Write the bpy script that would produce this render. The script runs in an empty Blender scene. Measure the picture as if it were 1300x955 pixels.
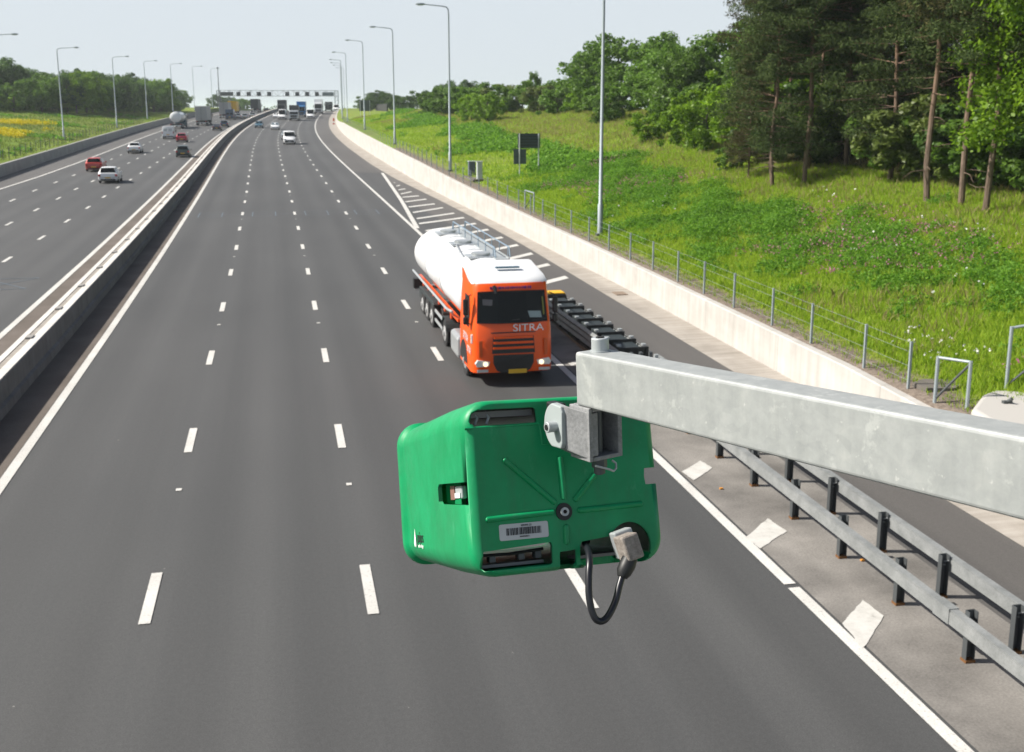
import bpy, bmesh, math, random
import numpy as np
from mathutils import Vector, Matrix
rad = math.radians
S = bpy.context.scene
COL = S.collection
rng = np.random.default_rng(7)
random.seed(7)

# ------------------------------------------------------------------ camera
CAMZ = 8.3766
PITCH, YAW = 0.20602, 0.20279
cd = bpy.data.cameras.new('camera'); cam = bpy.data.objects.new('camera', cd); COL.objects.link(cam)
cam.location = (0, 0, CAMZ); cam.rotation_euler = (math.pi/2-PITCH, 0, -YAW)
cd.sensor_width = 36; cd.lens = 1398.5/1300*36; cd.shift_y = -45.5/1300
cd.clip_start = .05; cd.clip_end = 9000
cd.dof.use_dof = True; cd.dof.focus_distance = 2.25; cd.dof.aperture_fstop = 13.0
S.camera = cam

# ------------------------------------------------------------------ world and sun
SUN_EL, SUN_AZ = rad(42), rad(78)            # azimuth from +Y towards -X
tosun = Vector((-math.sin(SUN_AZ)*math.cos(SUN_EL), math.cos(SUN_AZ)*math.cos(SUN_EL), math.sin(SUN_EL)))
W = bpy.data.worlds.new('World'); S.world = W; W.use_nodes = True
wn, wl = W.node_tree.nodes, W.node_tree.links
wn.clear()
sky = wn.new('ShaderNodeTexSky'); sky.sky_type = 'NISHITA'; sky.sun_disc = False
sky.sun_elevation = SUN_EL; sky.sun_rotation = -SUN_AZ; sky.dust_density = 3.0; sky.air_density = 1.0; sky.altitude = 50
tc = wn.new('ShaderNodeTexCoord'); sx = wn.new('ShaderNodeSeparateXYZ')
wl.new(tc.outputs['Generated'], sx.inputs[0])
mr = wn.new('ShaderNodeMapRange'); mr.inputs['From Min'].default_value = .1; mr.inputs['From Max'].default_value = .5
mr.inputs['To Min'].default_value = .9; mr.inputs['To Max'].default_value = .0; mr.interpolation_type = 'SMOOTHSTEP'
wl.new(sx.outputs['Z'], mr.inputs['Value'])
mx = wn.new('ShaderNodeMix'); mx.data_type = 'RGBA'
wl.new(mr.outputs[0], mx.inputs['Factor']); 
dim = wn.new('ShaderNodeMix'); dim.data_type = 'RGBA'; dim.blend_type = 'MULTIPLY'; dim.inputs['Factor'].default_value = 1; dim.inputs['B'].default_value = (.6,.6,.6,1)
wl.new(sky.outputs[0], dim.inputs['A']); wl.new(dim.outputs['Result'], mx.inputs['A'])
mx.inputs['B'].default_value = (4.95, 5.4, 5.8, 1)          # the pale haze veil over the low sky
bg = wn.new('ShaderNodeBackground'); bg.inputs['Strength'].default_value = .1
wo = wn.new('ShaderNodeOutputWorld')
wl.new(mx.outputs['Result'], bg.inputs[0]); wl.new(bg.outputs[0], wo.inputs[0])
sd = bpy.data.lights.new('sun', 'SUN'); sd.energy = 5.0; sd.angle = rad(.53); sd.color = (1, .95, .87)
sun = bpy.data.objects.new('sun', sd); COL.objects.link(sun)
sun.rotation_euler = (-tosun).to_track_quat('-Z', 'Y').to_euler(); sun.location = (-30, 10, 40)
S.view_settings.view_transform = 'Standard'; S.view_settings.look = 'None'
S.view_settings.exposure = 0.62; S.view_settings.gamma = 1
S.render.engine = 'CYCLES'
S.cycles.max_bounces = 6; S.cycles.diffuse_bounces = 3; S.cycles.glossy_bounces = 3; S.cycles.transparent_max_bounces = 8
S.cycles.volume_bounces = 1; S.cycles.caustics_reflective = False; S.cycles.caustics_refractive = False
S.cycles.use_denoising = True

# ------------------------------------------------------------------ the line of the road: (s, x, y, z, heading)
ROAD=[(-80,-2.48,-79.00,-0.900,0.0000),(0,-2.48,1.00,0.000,-0.0001),(10,-2.49,11.00,0.117,-0.0009),(20,-2.50,21.00,0.240,-0.0022),(30,-2.54,31.00,0.367,-0.0038),(40,-2.58,41.00,0.499,-0.0056),(50,-2.65,51.00,0.636,-0.0075),(60,-2.73,61.00,0.778,-0.0093),(70,-2.84,71.00,0.926,-0.0111),(80,-2.96,81.00,1.079,-0.0126),(90,-3.09,91.00,1.237,-0.0138),(100,-3.23,101.00,1.400,-0.0148),(110,-3.38,110.99,1.569,-0.0153),(120,-3.54,120.99,1.743,-0.0154),(130,-3.69,130.99,1.922,-0.0151),(140,-3.84,140.99,2.107,-0.0142),(150,-3.97,150.99,2.296,-0.0129),(160,-4.09,160.99,2.491,-0.0110),(170,-4.19,170.99,2.691,-0.0086),(180,-4.26,180.99,2.897,-0.0057),(190,-4.30,190.99,3.107,-0.0023),(200,-4.30,200.99,3.322,0.0015),(210,-4.26,210.99,3.541,0.0057),(220,-4.18,220.99,3.766,0.0103),(230,-4.05,230.99,3.995,0.0152),(240,-3.87,240.99,4.228,0.0203),(250,-3.64,250.98,4.466,0.0256),(260,-3.35,260.98,4.708,0.0309),(270,-3.02,270.97,4.954,0.0362),(280,-2.63,280.97,5.203,0.0414),(290,-2.19,290.96,5.457,0.0463),(300,-1.70,300.94,5.713,0.0508),(310,-1.17,310.93,5.973,0.0548),(320,-0.60,320.91,6.236,0.0582),(330,-0.00,330.90,6.502,0.0607),(340,0.61,340.88,6.770,0.0623),(350,1.24,350.86,7.040,0.0627),(360,1.88,360.84,7.270,0.0647),(370,2.55,370.81,7.500,0.0667),(380,3.24,380.79,7.700,0.0687),(390,3.94,390.77,7.850,0.0707),(400,4.67,400.74,7.960,0.0727),(410,5.42,410.71,8.030,0.0747),(420,6.18,420.68,8.080,0.0767),(430,6.97,430.65,8.100,0.0787),(440,7.78,440.62,8.100,0.0807),(450,8.60,450.58,8.080,0.0827),(460,9.45,460.55,8.040,0.0847),(480,11.22,480.47,7.900,0.0887),(500,13.07,500.38,7.700,0.0927),(550,18.20,550.12,7.100,0.1027),(600,23.82,599.80,6.400,0.1127),(700,35.79,699.08,5.000,0.1200),(800,47.77,798.37,4.000,0.1200),(1000,71.71,996.93,2.000,0.1200),(1500,131.56,1493.33,-3.000,0.1200),(6000,670.2,5961.,-4.,.12)]
RA = np.array(ROAD)
WOFF = ([-80, 45, 62, 84, 100, 300, 430], [17.35, 17.35, 17.0, 16.45, 16.1, 15.9, 15.9])
WHT = ([-80, 45, 62, 84, 103, 148, 184, 222, 249, 272, 300, 600, 1000], [1.2, 1.2, 1.3, 1.6, 1.95, 2.2, 2.3, 2.1, 1.5, 1.15, 1.0, .8, 0])
AEDGE = ([-80, 60, 75, 88, 112, 134, 600], [16.1, 16.05, 15.8, 15.4, 14.4, 14.1, 14.1])
LLINE = ([-80, 105, 119, 141, 175, 600], [-21.6, -21.4, -20.8, -20.35, -20.1, -20.1])
ip = lambda s, T: np.interp(s, T[0], T[1])
def rowat(s):
    return [np.interp(s, RA[:,0], RA[:,i]) for i in (1,2,3,4)]
def vnoise(x, y, sc):
    """cheap smooth value noise from sines"""
    x = x/sc; y = y/sc
    return (np.sin(x*1.3+y*.7+1.1)+np.sin(-x*.8+y*1.7+2.3)+np.sin(x*2.1+y*1.9+.4)*.6+np.sin(x*3.3-y*2.7)*.4)/3.0
def hoff(s, o):
    s = np.asarray(s, float); o = np.asarray(o, float)
    w = ip(s, WOFF)+.27; ht = ip(s, WHT)-.05
    def lin(x, x0, y0, x1, y1): return y0+(y1-y0)*np.clip((x-x0)/(x1-x0), 0, 1)
    base = lin(o, w, ht, w+1.3, ht+.1)
    r = np.where(o < w+1.3, base, lin(o, w+1.3, ht+.1, 46, 6.75))
    r = np.where(o > 46, np.interp(o, [46, 60, 90, 300, 3000], [6.75, 8.8, 9.2, 4, 0]), r)
    r = np.where(o > w+2, r+.18*vnoise(s, o, 3.2)*np.clip((o-w-2)/3, 0, 1), r)
    ol = -o
    l = np.interp(ol, [24.5, 24.65, 26, 75, 90, 300, 3000], [1.15, 1.15, 1.25, 6.0, 6.4, 3, 0])
    l = np.where(ol > 27, l+.15*vnoise(s, o, 4.0), l)
    zr = np.interp(s, RA[:,0], RA[:,3]); cap = 8.1-zr
    r = np.minimum(r, np.maximum(cap+1.3*np.clip((125-s)/35, 0, 1), .9)); l = np.minimum(l, np.maximum(cap-.3, 1.15))
    far = np.clip((s-430)/300, 0, 1)
    r = r*(1-far)+far*0; l = l*(1-far)
    return np.where(o > 0, np.where(o > w-.01, r, -.4), np.where(ol > 24.49, l, -.4))
def P(s, o, h=None):
    """a point at arc length s, lateral offset o, height h over the road (None: on the terrain)"""
    x, y, z, t = rowat(s)
    if h is None: h = float(hoff(s, o))
    return Vector((float(x+o*math.cos(t)), float(y-o*math.sin(t)), float(z+h)))
def TH(s): return float(rowat(s)[3])

# ------------------------------------------------------------------ helpers
def tag(o, label=None, cat=None, group=None, kind=None):
    if label: o['label'] = label
    if cat: o['category'] = cat
    if group: o['group'] = group
    if kind: o['kind'] = kind
    return o
def thing(name, label, cat, loc=(0,0,0), rz=0, group=None):
    o = bpy.data.objects.new(name, None); COL.objects.link(o); o.empty_display_size = .3
    o.location = loc; o.rotation_euler = (0, 0, rz)
    return tag(o, label, cat, group)
def fastmesh(name, verts, faces, uvs=None, smooth=False):
    """verts (N,3), faces (M,k) numpy arrays"""
    me = bpy.data.meshes.new(name)
    v = np.ascontiguousarray(verts, dtype=np.float32); f = np.ascontiguousarray(faces, dtype=np.int32)
    me.vertices.add(len(v)); me.vertices.foreach_set('co', v.ravel())
    me.loops.add(f.size); me.loops.foreach_set('vertex_index', f.ravel())
    me.polygons.add(len(f)); me.polygons.foreach_set('loop_start', np.arange(0, f.size, f.shape[1], dtype=np.int32))
    if uvs is not None:
        u = me.uv_layers.new(name='UVMap'); u.data.foreach_set('uv', np.ascontiguousarray(uvs, np.float32)[f.ravel()].ravel())
    me.update(calc_edges=True); me.validate()
    me.polygons.foreach_set('use_smooth', np.full(len(me.polygons), bool(smooth)))
    return me
def link(name, me, mat, parent=None, loc=None):
    o = bpy.data.objects.new(name, me); COL.objects.link(o)
    if mat is not None and not me.materials: me.materials.append(mat)
    if parent: o.parent = parent
    if loc is not None: o.location = loc
    return o
class MB:
    def __init__(s): s.v = []; s.f = []
    def add(s, vs, fs):
        n = len(s.v); s.v += [tuple(a) for a in vs]; s.f += [tuple(i+n for i in q) for q in fs]; return s
    def box(s, c, d, M=None):
        x, y, z = [a/2 for a in d]
        vs = [Vector((i*x, j*y, k*z)) for i in (-1,1) for j in (-1,1) for k in (-1,1)]
        if M is not None: vs = [M @ a for a in vs]
        vs = [a+Vector(c) for a in vs]
        return s.add(vs, [(0,1,3,2),(4,6,7,5),(0,4,5,1),(2,3,7,6),(0,2,6,4),(1,5,7,3)])
    def quad(s, a, b, c, d): return s.add([a,b,c,d], [(0,1,2,3)])
    def prism(s, poly, a, b, ax='x'):
        """polygon (2D) extruded from a to b along ax; poly given in the other two axes in order"""
        n = len(poly)
        def mk(p, t): return (t, p[0], p[1]) if ax == 'x' else ((p[0], t, p[1]) if ax == 'y' else (p[0], p[1], t))
        vs = [mk(p, a) for p in poly]+[mk(p, b) for p in poly]
        fs = [tuple(range(n))[::-1], tuple(range(n, 2*n))]+[(i, (i+1) % n, n+(i+1) % n, n+i) for i in range(n)]
        return s.add(vs, fs)
    def tube(s, pts, r, n=8, cap=True):
        pts = [Vector(p) for p in pts]; R = r if isinstance(r, (list, tuple)) else [r]*len(pts)
        vs = []; up = None
        for i, p in enumerate(pts):
            t = (pts[min(i+1, len(pts)-1)]-pts[max(i-1, 0)])
            t = t.normalized() if t.length > 1e-9 else Vector((0,0,1))
            if up is None: up = Vector((0,0,1)) if abs(t.z) < .9 else Vector((1,0,0))
            a = t.cross(up).normalized(); b = a.cross(t).normalized(); up = b
            for k in range(n):
                g = 2*math.pi*k/n; vs.append(p+a*math.cos(g)*R[i]+b*math.sin(g)*R[i])
        fs = [(i*n+k, i*n+(k+1) % n, (i+1)*n+(k+1) % n, (i+1)*n+k) for i in range(len(pts)-1) for k in range(n)]
        if cap: fs += [tuple(range(n))[::-1], tuple(range((len(pts)-1)*n, len(pts)*n))]
        return s.add(vs, fs)
    def cyl(s, a, b, r, n=16, r2=None): return s.tube([a, b], [r, r if r2 is None else r2], n)
    def loft(s, rings, cap=True, closed=True):
        n = len(rings[0]); vs = [p for r in rings for p in r]
        rr = range(n) if closed else range(n-1)
        fs = [(i*n+k, i*n+(k+1) % n, (i+1)*n+(k+1) % n, (i+1)*n+k) for i in range(len(rings)-1) for k in rr]
        if cap: fs += [tuple(range(n))[::-1], tuple(range((len(rings)-1)*n, len(rings)*n))]
        return s.add(vs, fs)
    def mesh(s, name):
        me = bpy.data.meshes.new(name); me.from_pydata(s.v, [], s.f)
        bm = bmesh.new(); bm.from_mesh(me); bmesh.ops.recalc_face_normals(bm, faces=bm.faces); bm.to_mesh(me); bm.free()
        me.update(); return me
    def build(s, name, mat, parent=None, loc=None, smooth=False, bevel=0, seg=2):
        me = s.mesh(name); me.materials.append(mat)
        if smooth:
            me.polygons.foreach_set('use_smooth', [True]*len(me.polygons))
            try: me.set_sharp_from_angle(angle=rad(38))
            except Exception: pass
        o = link(name, me, None, parent, loc)
        if bevel:
            m = o.modifiers.new('bevel', 'BEVEL'); m.width = bevel; m.segments = seg; m.limit_method = 'ANGLE'; m.angle_limit = rad(35)
            m.harden_normals = False
        return o
def copy_tree(o, parent=None):
    c = o.copy(); COL.objects.link(c)
    if parent: c.parent = parent
    for ch in list(o.children): copy_tree(ch, c)
    return c

# ------------------------------------------------------------------ materials
def mat(name, base, rough=.6, metal=0, spec=.5, emit=None, es=0, coat=0, trans=0, alpha=1):
    m = bpy.data.materials.new(name); m.use_nodes = True
    b = m.node_tree.nodes['Principled BSDF']
    b.inputs['Base Color'].default_value = (*base, 1); b.inputs['Roughness'].default_value = rough
    b.inputs['Metallic'].default_value = metal; b.inputs['Specular IOR Level'].default_value = spec
    b.inputs['Coat Weight'].default_value = coat; b.inputs['Transmission Weight'].default_value = trans
    if emit: b.inputs['Emission Color'].default_value = (*emit, 1); b.inputs['Emission Strength'].default_value = es
    return m
def nd(m, t, **k):
    n = m.node_tree.nodes.new(t)
    for a, v in k.items(): setattr(n, a, v)
    return n
def lk(m, a, b): m.node_tree.links.new(a, b)
def ramp(m, fac, stops):
    r = nd(m, 'ShaderNodeValToRGB'); e = r.color_ramp.elements
    while len(e) < len(stops): e.new(.5)
    for i, (p, c) in enumerate(stops): e[i].position = p; e[i].color = (*c, 1)
    lk(m, fac, r.inputs[0]); return r.outputs[0]
def noise(m, vec, scale, detail=4, rough=.5):
    n = nd(m, 'ShaderNodeTexNoise'); n.inputs['Scale'].default_value = scale; n.inputs['Detail'].default_value = detail; n.inputs['Roughness'].default_value = rough
    if vec is not None: lk(m, vec, n.inputs['Vector'])
    return n.outputs['Fac']
def mapping(m, vec, scale):
    n = nd(m, 'ShaderNodeMapping'); n.inputs['Scale'].default_value = scale; lk(m, vec, n.inputs['Vector']); return n.outputs[0]
def mixc(m, fac, a, b, mode='MIX'):
    n = nd(m, 'ShaderNodeMix'); n.data_type = 'RGBA'; n.blend_type = mode
    for s, v in ((n.inputs['Factor'], fac), (n.inputs['A'], a), (n.inputs['B'], b)):
        if isinstance(v, (int, float)): s.default_value = v
        elif isinstance(v, tuple): s.default_value = (*v, 1)
        else: lk(m, v, s)
    return n.outputs['Result']
def bump(m, h, strength, dist=.01):
    n = nd(m, 'ShaderNodeBump'); n.inputs['Strength'].default_value = strength; n.inputs['Distance'].default_value = dist
    lk(m, h, n.inputs['Height']); lk(m, n.outputs[0], m.node_tree.nodes['Principled BSDF'].inputs['Normal'])
def bsdf(m): return m.node_tree.nodes['Principled BSDF']
def objco(m): return nd(m, 'ShaderNodeTexCoord').outputs['Object']
def uvco(m): return nd(m, 'ShaderNodeTexCoord').outputs['UV']
def geopos(m): return nd(m, 'ShaderNodeNewGeometry').outputs['Position']

def asphalt(name, dark, light, tint_lane=True):
    m = mat(name, dark, .72, spec=.6); u = uvco(m)
    big = noise(m, mapping(m, u, (.9, .012, 1)), 1.0, 5, .55)          # bands worn along the lanes
    c = ramp(m, big, [(.32, dark), (.68, light)])
    big2 = noise(m, mapping(m, u, (.12, .05, 1)), 1.0, 4)
    c = mixc(m, .35, c, ramp(m, big2, [(.35, tuple(a*.82 for a in dark)), (.65, tuple(a*1.12 for a in light))]))
    if tint_lane:
        sp = nd(m, 'ShaderNodeSeparateXYZ'); lk(m, u, sp.inputs[0])
        w = nd(m, 'ShaderNodeMath', operation='MULTIPLY'); lk(m, sp.outputs[0], w.inputs[0]); w.inputs[1].default_value = 2*math.pi/1.825
        cs = nd(m, 'ShaderNodeMath', operation='COSINE'); lk(m, w.outputs[0], cs.inputs[0])
        mrn = nd(m, 'ShaderNodeMapRange'); lk(m, cs.outputs[0], mrn.inputs['Value']); mrn.inputs['From Min'].default_value = -1
        mrn.inputs['To Min'].default_value = .90; mrn.inputs['To Max'].default_value = 1.06
        c = mixc(m, 1., c, mrn.outputs[0], 'MULTIPLY')
    fine = noise(m, u, 45, 3, .8)
    c = mixc(m, .6, c, ramp(m, fine, [(.32, (.4,.4,.4)), (.68, (1.6,1.6,1.6))]), 'MULTIPLY')
    mid = noise(m, u, 12, 3, .75); c = mixc(m, .4, c, ramp(m, mid, [(.3, (.7,.7,.7)), (.7, (1.28,1.28,1.28))]), 'MULTIPLY')
    spots = noise(m, mapping(m, u, (1, 1, 1)), 7, 2)
    c = mixc(m, ramp(m, spots, [(.79, (0,0,0)), (.81, (1,1,1))]), c, (.3, .29, .27))
    dk = noise(m, mapping(m, u, (1, .6, 1)), 2.3, 2)
    c = mixc(m, ramp(m, dk, [(.2, (.6,.6,.6)), (.235, (0,0,0))]), c, (.035, .034, .033))
    lk(m, c, bsdf(m).inputs['Base Color']); bump(m, fine, .35, .006)
    return m
def speck(name, a, b, sc=6, rough=.8, fine=60, fs=.35, bmp=.2, spec=.3, co='obj'):
    m = mat(name, a, rough, spec=spec); v = {'obj': objco, 'uv': uvco, 'pos': geopos}[co](m)
    c = ramp(m, noise(m, v, sc, 6, .6), [(.3, a), (.7, b)])
    f = noise(m, v, fine, 2, .7)
    c = mixc(m, fs, c, ramp(m, f, [(.3, (.5,.5,.5)), (.7, (1.4,1.4,1.4))]), 'MULTIPLY')
    lk(m, c, bsdf(m).inputs['Base Color']); bump(m, f, bmp, .005); return m
def concrete(name, a, b, streak=.25, joint=None):
    """cast concrete with vertical streaks, faint blotches and optional joints every few metres along V"""
    m = mat(name, a, .85, spec=.25); u = uvco(m)
    c = ramp(m, noise(m, mapping(m, u, (.6, .35, 1)), 1.5, 6, .6), [(.3, a), (.7, b)])
    st = noise(m, mapping(m, u, (.25, 3.0, 1)), 1.2, 5, .6)
    c = mixc(m, streak, c, ramp(m, st, [(.3, (.62,.6,.56)), (.65, (1.1,1.1,1.1))]), 'MULTIPLY')
    if joint:
        sp = nd(m, 'ShaderNodeSeparateXYZ'); lk(m, u, sp.inputs[0])
        d = nd(m, 'ShaderNodeMath', operation='PINGPONG'); lk(m, sp.outputs[1], d.inputs[0]); d.inputs[1].default_value = joint/2
        c = mixc(m, ramp(m, d.outputs[0], [(.004, (1,1,1)), (.012, (0,0,0))]), c, tuple(x*.5 for x in a))
    f = noise(m, u, 30, 3, .7); c = mixc(m, .18, c, ramp(m, f, [(.3, (.6,.6,.6)), (.7, (1.3,1.3,1.3))]), 'MULTIPLY')
    lk(m, c, bsdf(m).inputs['Base Color']); bump(m, f, .2, .006); return m

M = {}
M['road'] = asphalt('worn_asphalt', (.047,.048,.0485), (.068,.0685,.068))
M['shoulder'] = asphalt('shoulder_asphalt', (.07,.066,.063), (.1,.094,.088), False)
M['gore'] = speck('nosing_surface', (.115,.108,.1), (.26,.245,.225), .55, .9, 25, .4, .3, co='uv')
M['median'] = speck('median_strip_surface', (.1,.083,.07), (.155,.132,.115), .5, .9, 25, .4, .3, co='uv')
M['paint'] = speck('road_paint', (.50,.49,.46), (.62,.61,.58), .9, .6, 30, .3, .1, co='uv')
_p = M['paint']; _n = noise(_p, uvco(_p), 16, 4, .8); _c = bsdf(_p).inputs['Base Color'].links[0].from_socket
lk(_p, mixc(_p, ramp(_p, _n, [(.34, (.75,.75,.75)), (.42, (0,0,0))]), _c, (.16,.16,.155)), bsdf(_p).inputs['Base Color'])
M['channel'] = concrete('channel_concrete', (.28,.255,.225), (.39,.36,.325), .6, 5)
M['whitewall'] = concrete('pale_cast_concrete', (.42,.405,.38), (.53,.515,.49), .42, 6)
M['blockwhite'] = mat('plain_pale_concrete', (.42,.405,.38), .8)
M['barrier'] = concrete('barrier_concrete', (.56,.54,.51), (.68,.66,.62), .3, 6)
M['shadeface'] = concrete('barrier_shaded_concrete', (.13,.135,.14), (.19,.195,.2), .5, 6)  # shade on the median barrier faces, darkened into the concrete colour
M['leftwall'] = concrete('grey_wall_concrete', (.3,.3,.29), (.4,.4,.385), .3, 3)
M['earth'] = speck('bare_earth', (.09,.07,.055), (.2,.165,.13), 1.2, .95, 12, .6, .6, co='uv')
M['galv'] = mat('galvanised_steel', (.42,.45,.46), .5, .35)
M['galvdark'] = mat('weathered_steel', (.1,.11,.115), .55, .5)
M['railsteel'] = speck('dull_rail_steel', (.17,.18,.18), (.26,.27,.27), 3, .6, 30, .25, .05, co='obj')
M['pole'] = mat('lamp_pole_grey', (.33,.38,.4), .55, .3)
M['black'] = mat('black_plastic', (.012,.013,.014), .5)
M['rubber'] = mat('tyre_rubber', (.018,.018,.019), .85)
M['dark'] = mat('dark_void', (.004,.004,.004), .9)
M['glass'] = mat('vehicle_glass', (.004,.006,.007), .1, 0, .18)
M['glassblue'] = mat('sky_lit_glass', (.06,.1,.12), .12, 0, .8)
M['white'] = mat('white_coachwork', (.78,.79,.8), .3, 0, .5, coat=.4)
M['silver'] = mat('silver_coachwork', (.45,.48,.5), .35, .4, coat=.4)
M['red'] = mat('red_coachwork', (.5,.03,.02), .35, 0, .5, coat=.4)
M['crimson'] = mat('crimson_coachwork', (.42,.01,.04), .35, coat=.4)
M['darkgreen'] = mat('dark_green_coachwork', (.01,.03,.03), .3, coat=.5)
M['navy'] = mat('navy_coachwork', (.02,.05,.1), .35, coat=.4)
M['darkcar'] = mat('charcoal_coachwork', (.03,.025,.035), .35, coat=.4)
M['teal'] = mat('blue_grey_coachwork', (.05,.12,.17), .35, coat=.4)
M['blue'] = mat('bright_blue_panel', (.02,.16,.38), .5)
M['yellow'] = mat('yellow_panel', (.75,.42,.01), .5)
M['orangepaint'] = mat('orange_coachwork', (.86,.095,.004), .35, 0, .4, coat=.2)
M['greybox'] = mat('grey_lorry_box', (.36,.36,.35), .6)
M['darkbox'] = mat('dark_lorry_box', (.02,.028,.03), .6)
M['alu'] = mat('brushed_aluminium', (.55,.57,.58), .4, .7)
M['chassis'] = mat('chassis_black', (.03,.03,.03), .7)
M['lampglass'] = mat('lamp_lens', (.75,.76,.74), .15)
M['lit'] = mat('lit_headlamp', (1,.9,.7), .3, emit=(1,.8,.5), es=1.0)
M['litred'] = mat('red_lens', (.4,.01,.01), .25)
M['plate_y'] = mat('yellow_number_plate', (.7,.42,.02), .5)
M['rim'] = mat('wheel_rim', (.5,.5,.5), .4, .4)
M['purple'] = mat('purple_lettering', (.16,.02,.22), .5)
M['signback'] = mat('sign_back_grey', (.045,.062,.066), .6, .2)
M['signback2'] = mat('sign_back_blue_grey', (.085,.115,.13), .6, .2)
M['cabinet'] = mat('cabinet_grey', (.1,.12,.15), .55)
M['cabinetpale'] = mat('cabinet_pale', (.5,.54,.54), .55)
M['timber'] = mat('dark_timber', (.035,.035,.035), .8)
M['wire'] = mat('fence_wire', (.3,.33,.33), .6, .3)
M['signalface'] = mat('signal_screen', (.02,.03,.035), .5)
M['graysign'] = mat('grey_message_screen', (.16,.2,.22), .5)

# ------------------------------------------------------------------ strips that follow the road
def srange(a, b):
    out = [a]; s = a
    while s < b-1e-6:
        s += 2.5 if s < 60 else (5 if s < 450 else 25)
        if s > b-.5: s = b
        out.append(s)
    return out
def strip(name, s0, s1, o0, o1, h0, h1, m, parent=None, ss=None):
    """a ribbon between offsets o0(s), o1(s) (numbers or tables) at heights h"""
    ss = ss or srange(s0, s1); v = []; uv = []
    fo = lambda t, s: float(ip(s, t)) if isinstance(t, tuple) else t
    for s in ss:
        for o, h in ((o0, h0), (o1, h1)):
            oo = fo(o, s); v.append(P(s, oo, fo(h, s))); uv.append((oo, s))
    n = len(ss); f = [(2*i, 2*i+1, 2*i+3, 2*i+2) for i in range(n-1)]
    me = fastmesh(name, np.array([tuple(a) for a in v]), np.array(f), np.array(uv))
    return link(name, me, m, parent)
def profile_strip(name, ss, prof, m, parent=None, closed=False, uvmode=0):
    """sweep a cross-section along the road; prof(s) -> list of (off, h)"""
    v = []; uv = []; k = None
    for s in ss:
        pr = prof(s); k = len(pr); acc = 0; prev = pr[0]
        for o, h in pr:
            acc += math.hypot(o-prev[0], h-prev[1]); prev = (o, h)
            v.append(tuple(P(s, o, h))); uv.append((acc, s))
    f = [(i*k+j, i*k+j+1, (i+1)*k+j+1, (i+1)*k+j) for i in range(len(ss)-1) for j in range(k-1)]
    if closed: f += [(i*k+k-1, i*k, (i+1)*k, (i+1)*k+k-1) for i in range(len(ss)-1)]
    me = fastmesh(name, np.array(v), np.array(f), np.array(uv))
    if closed and k == 4:
        pass
    return link(name, me, m, parent)

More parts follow.
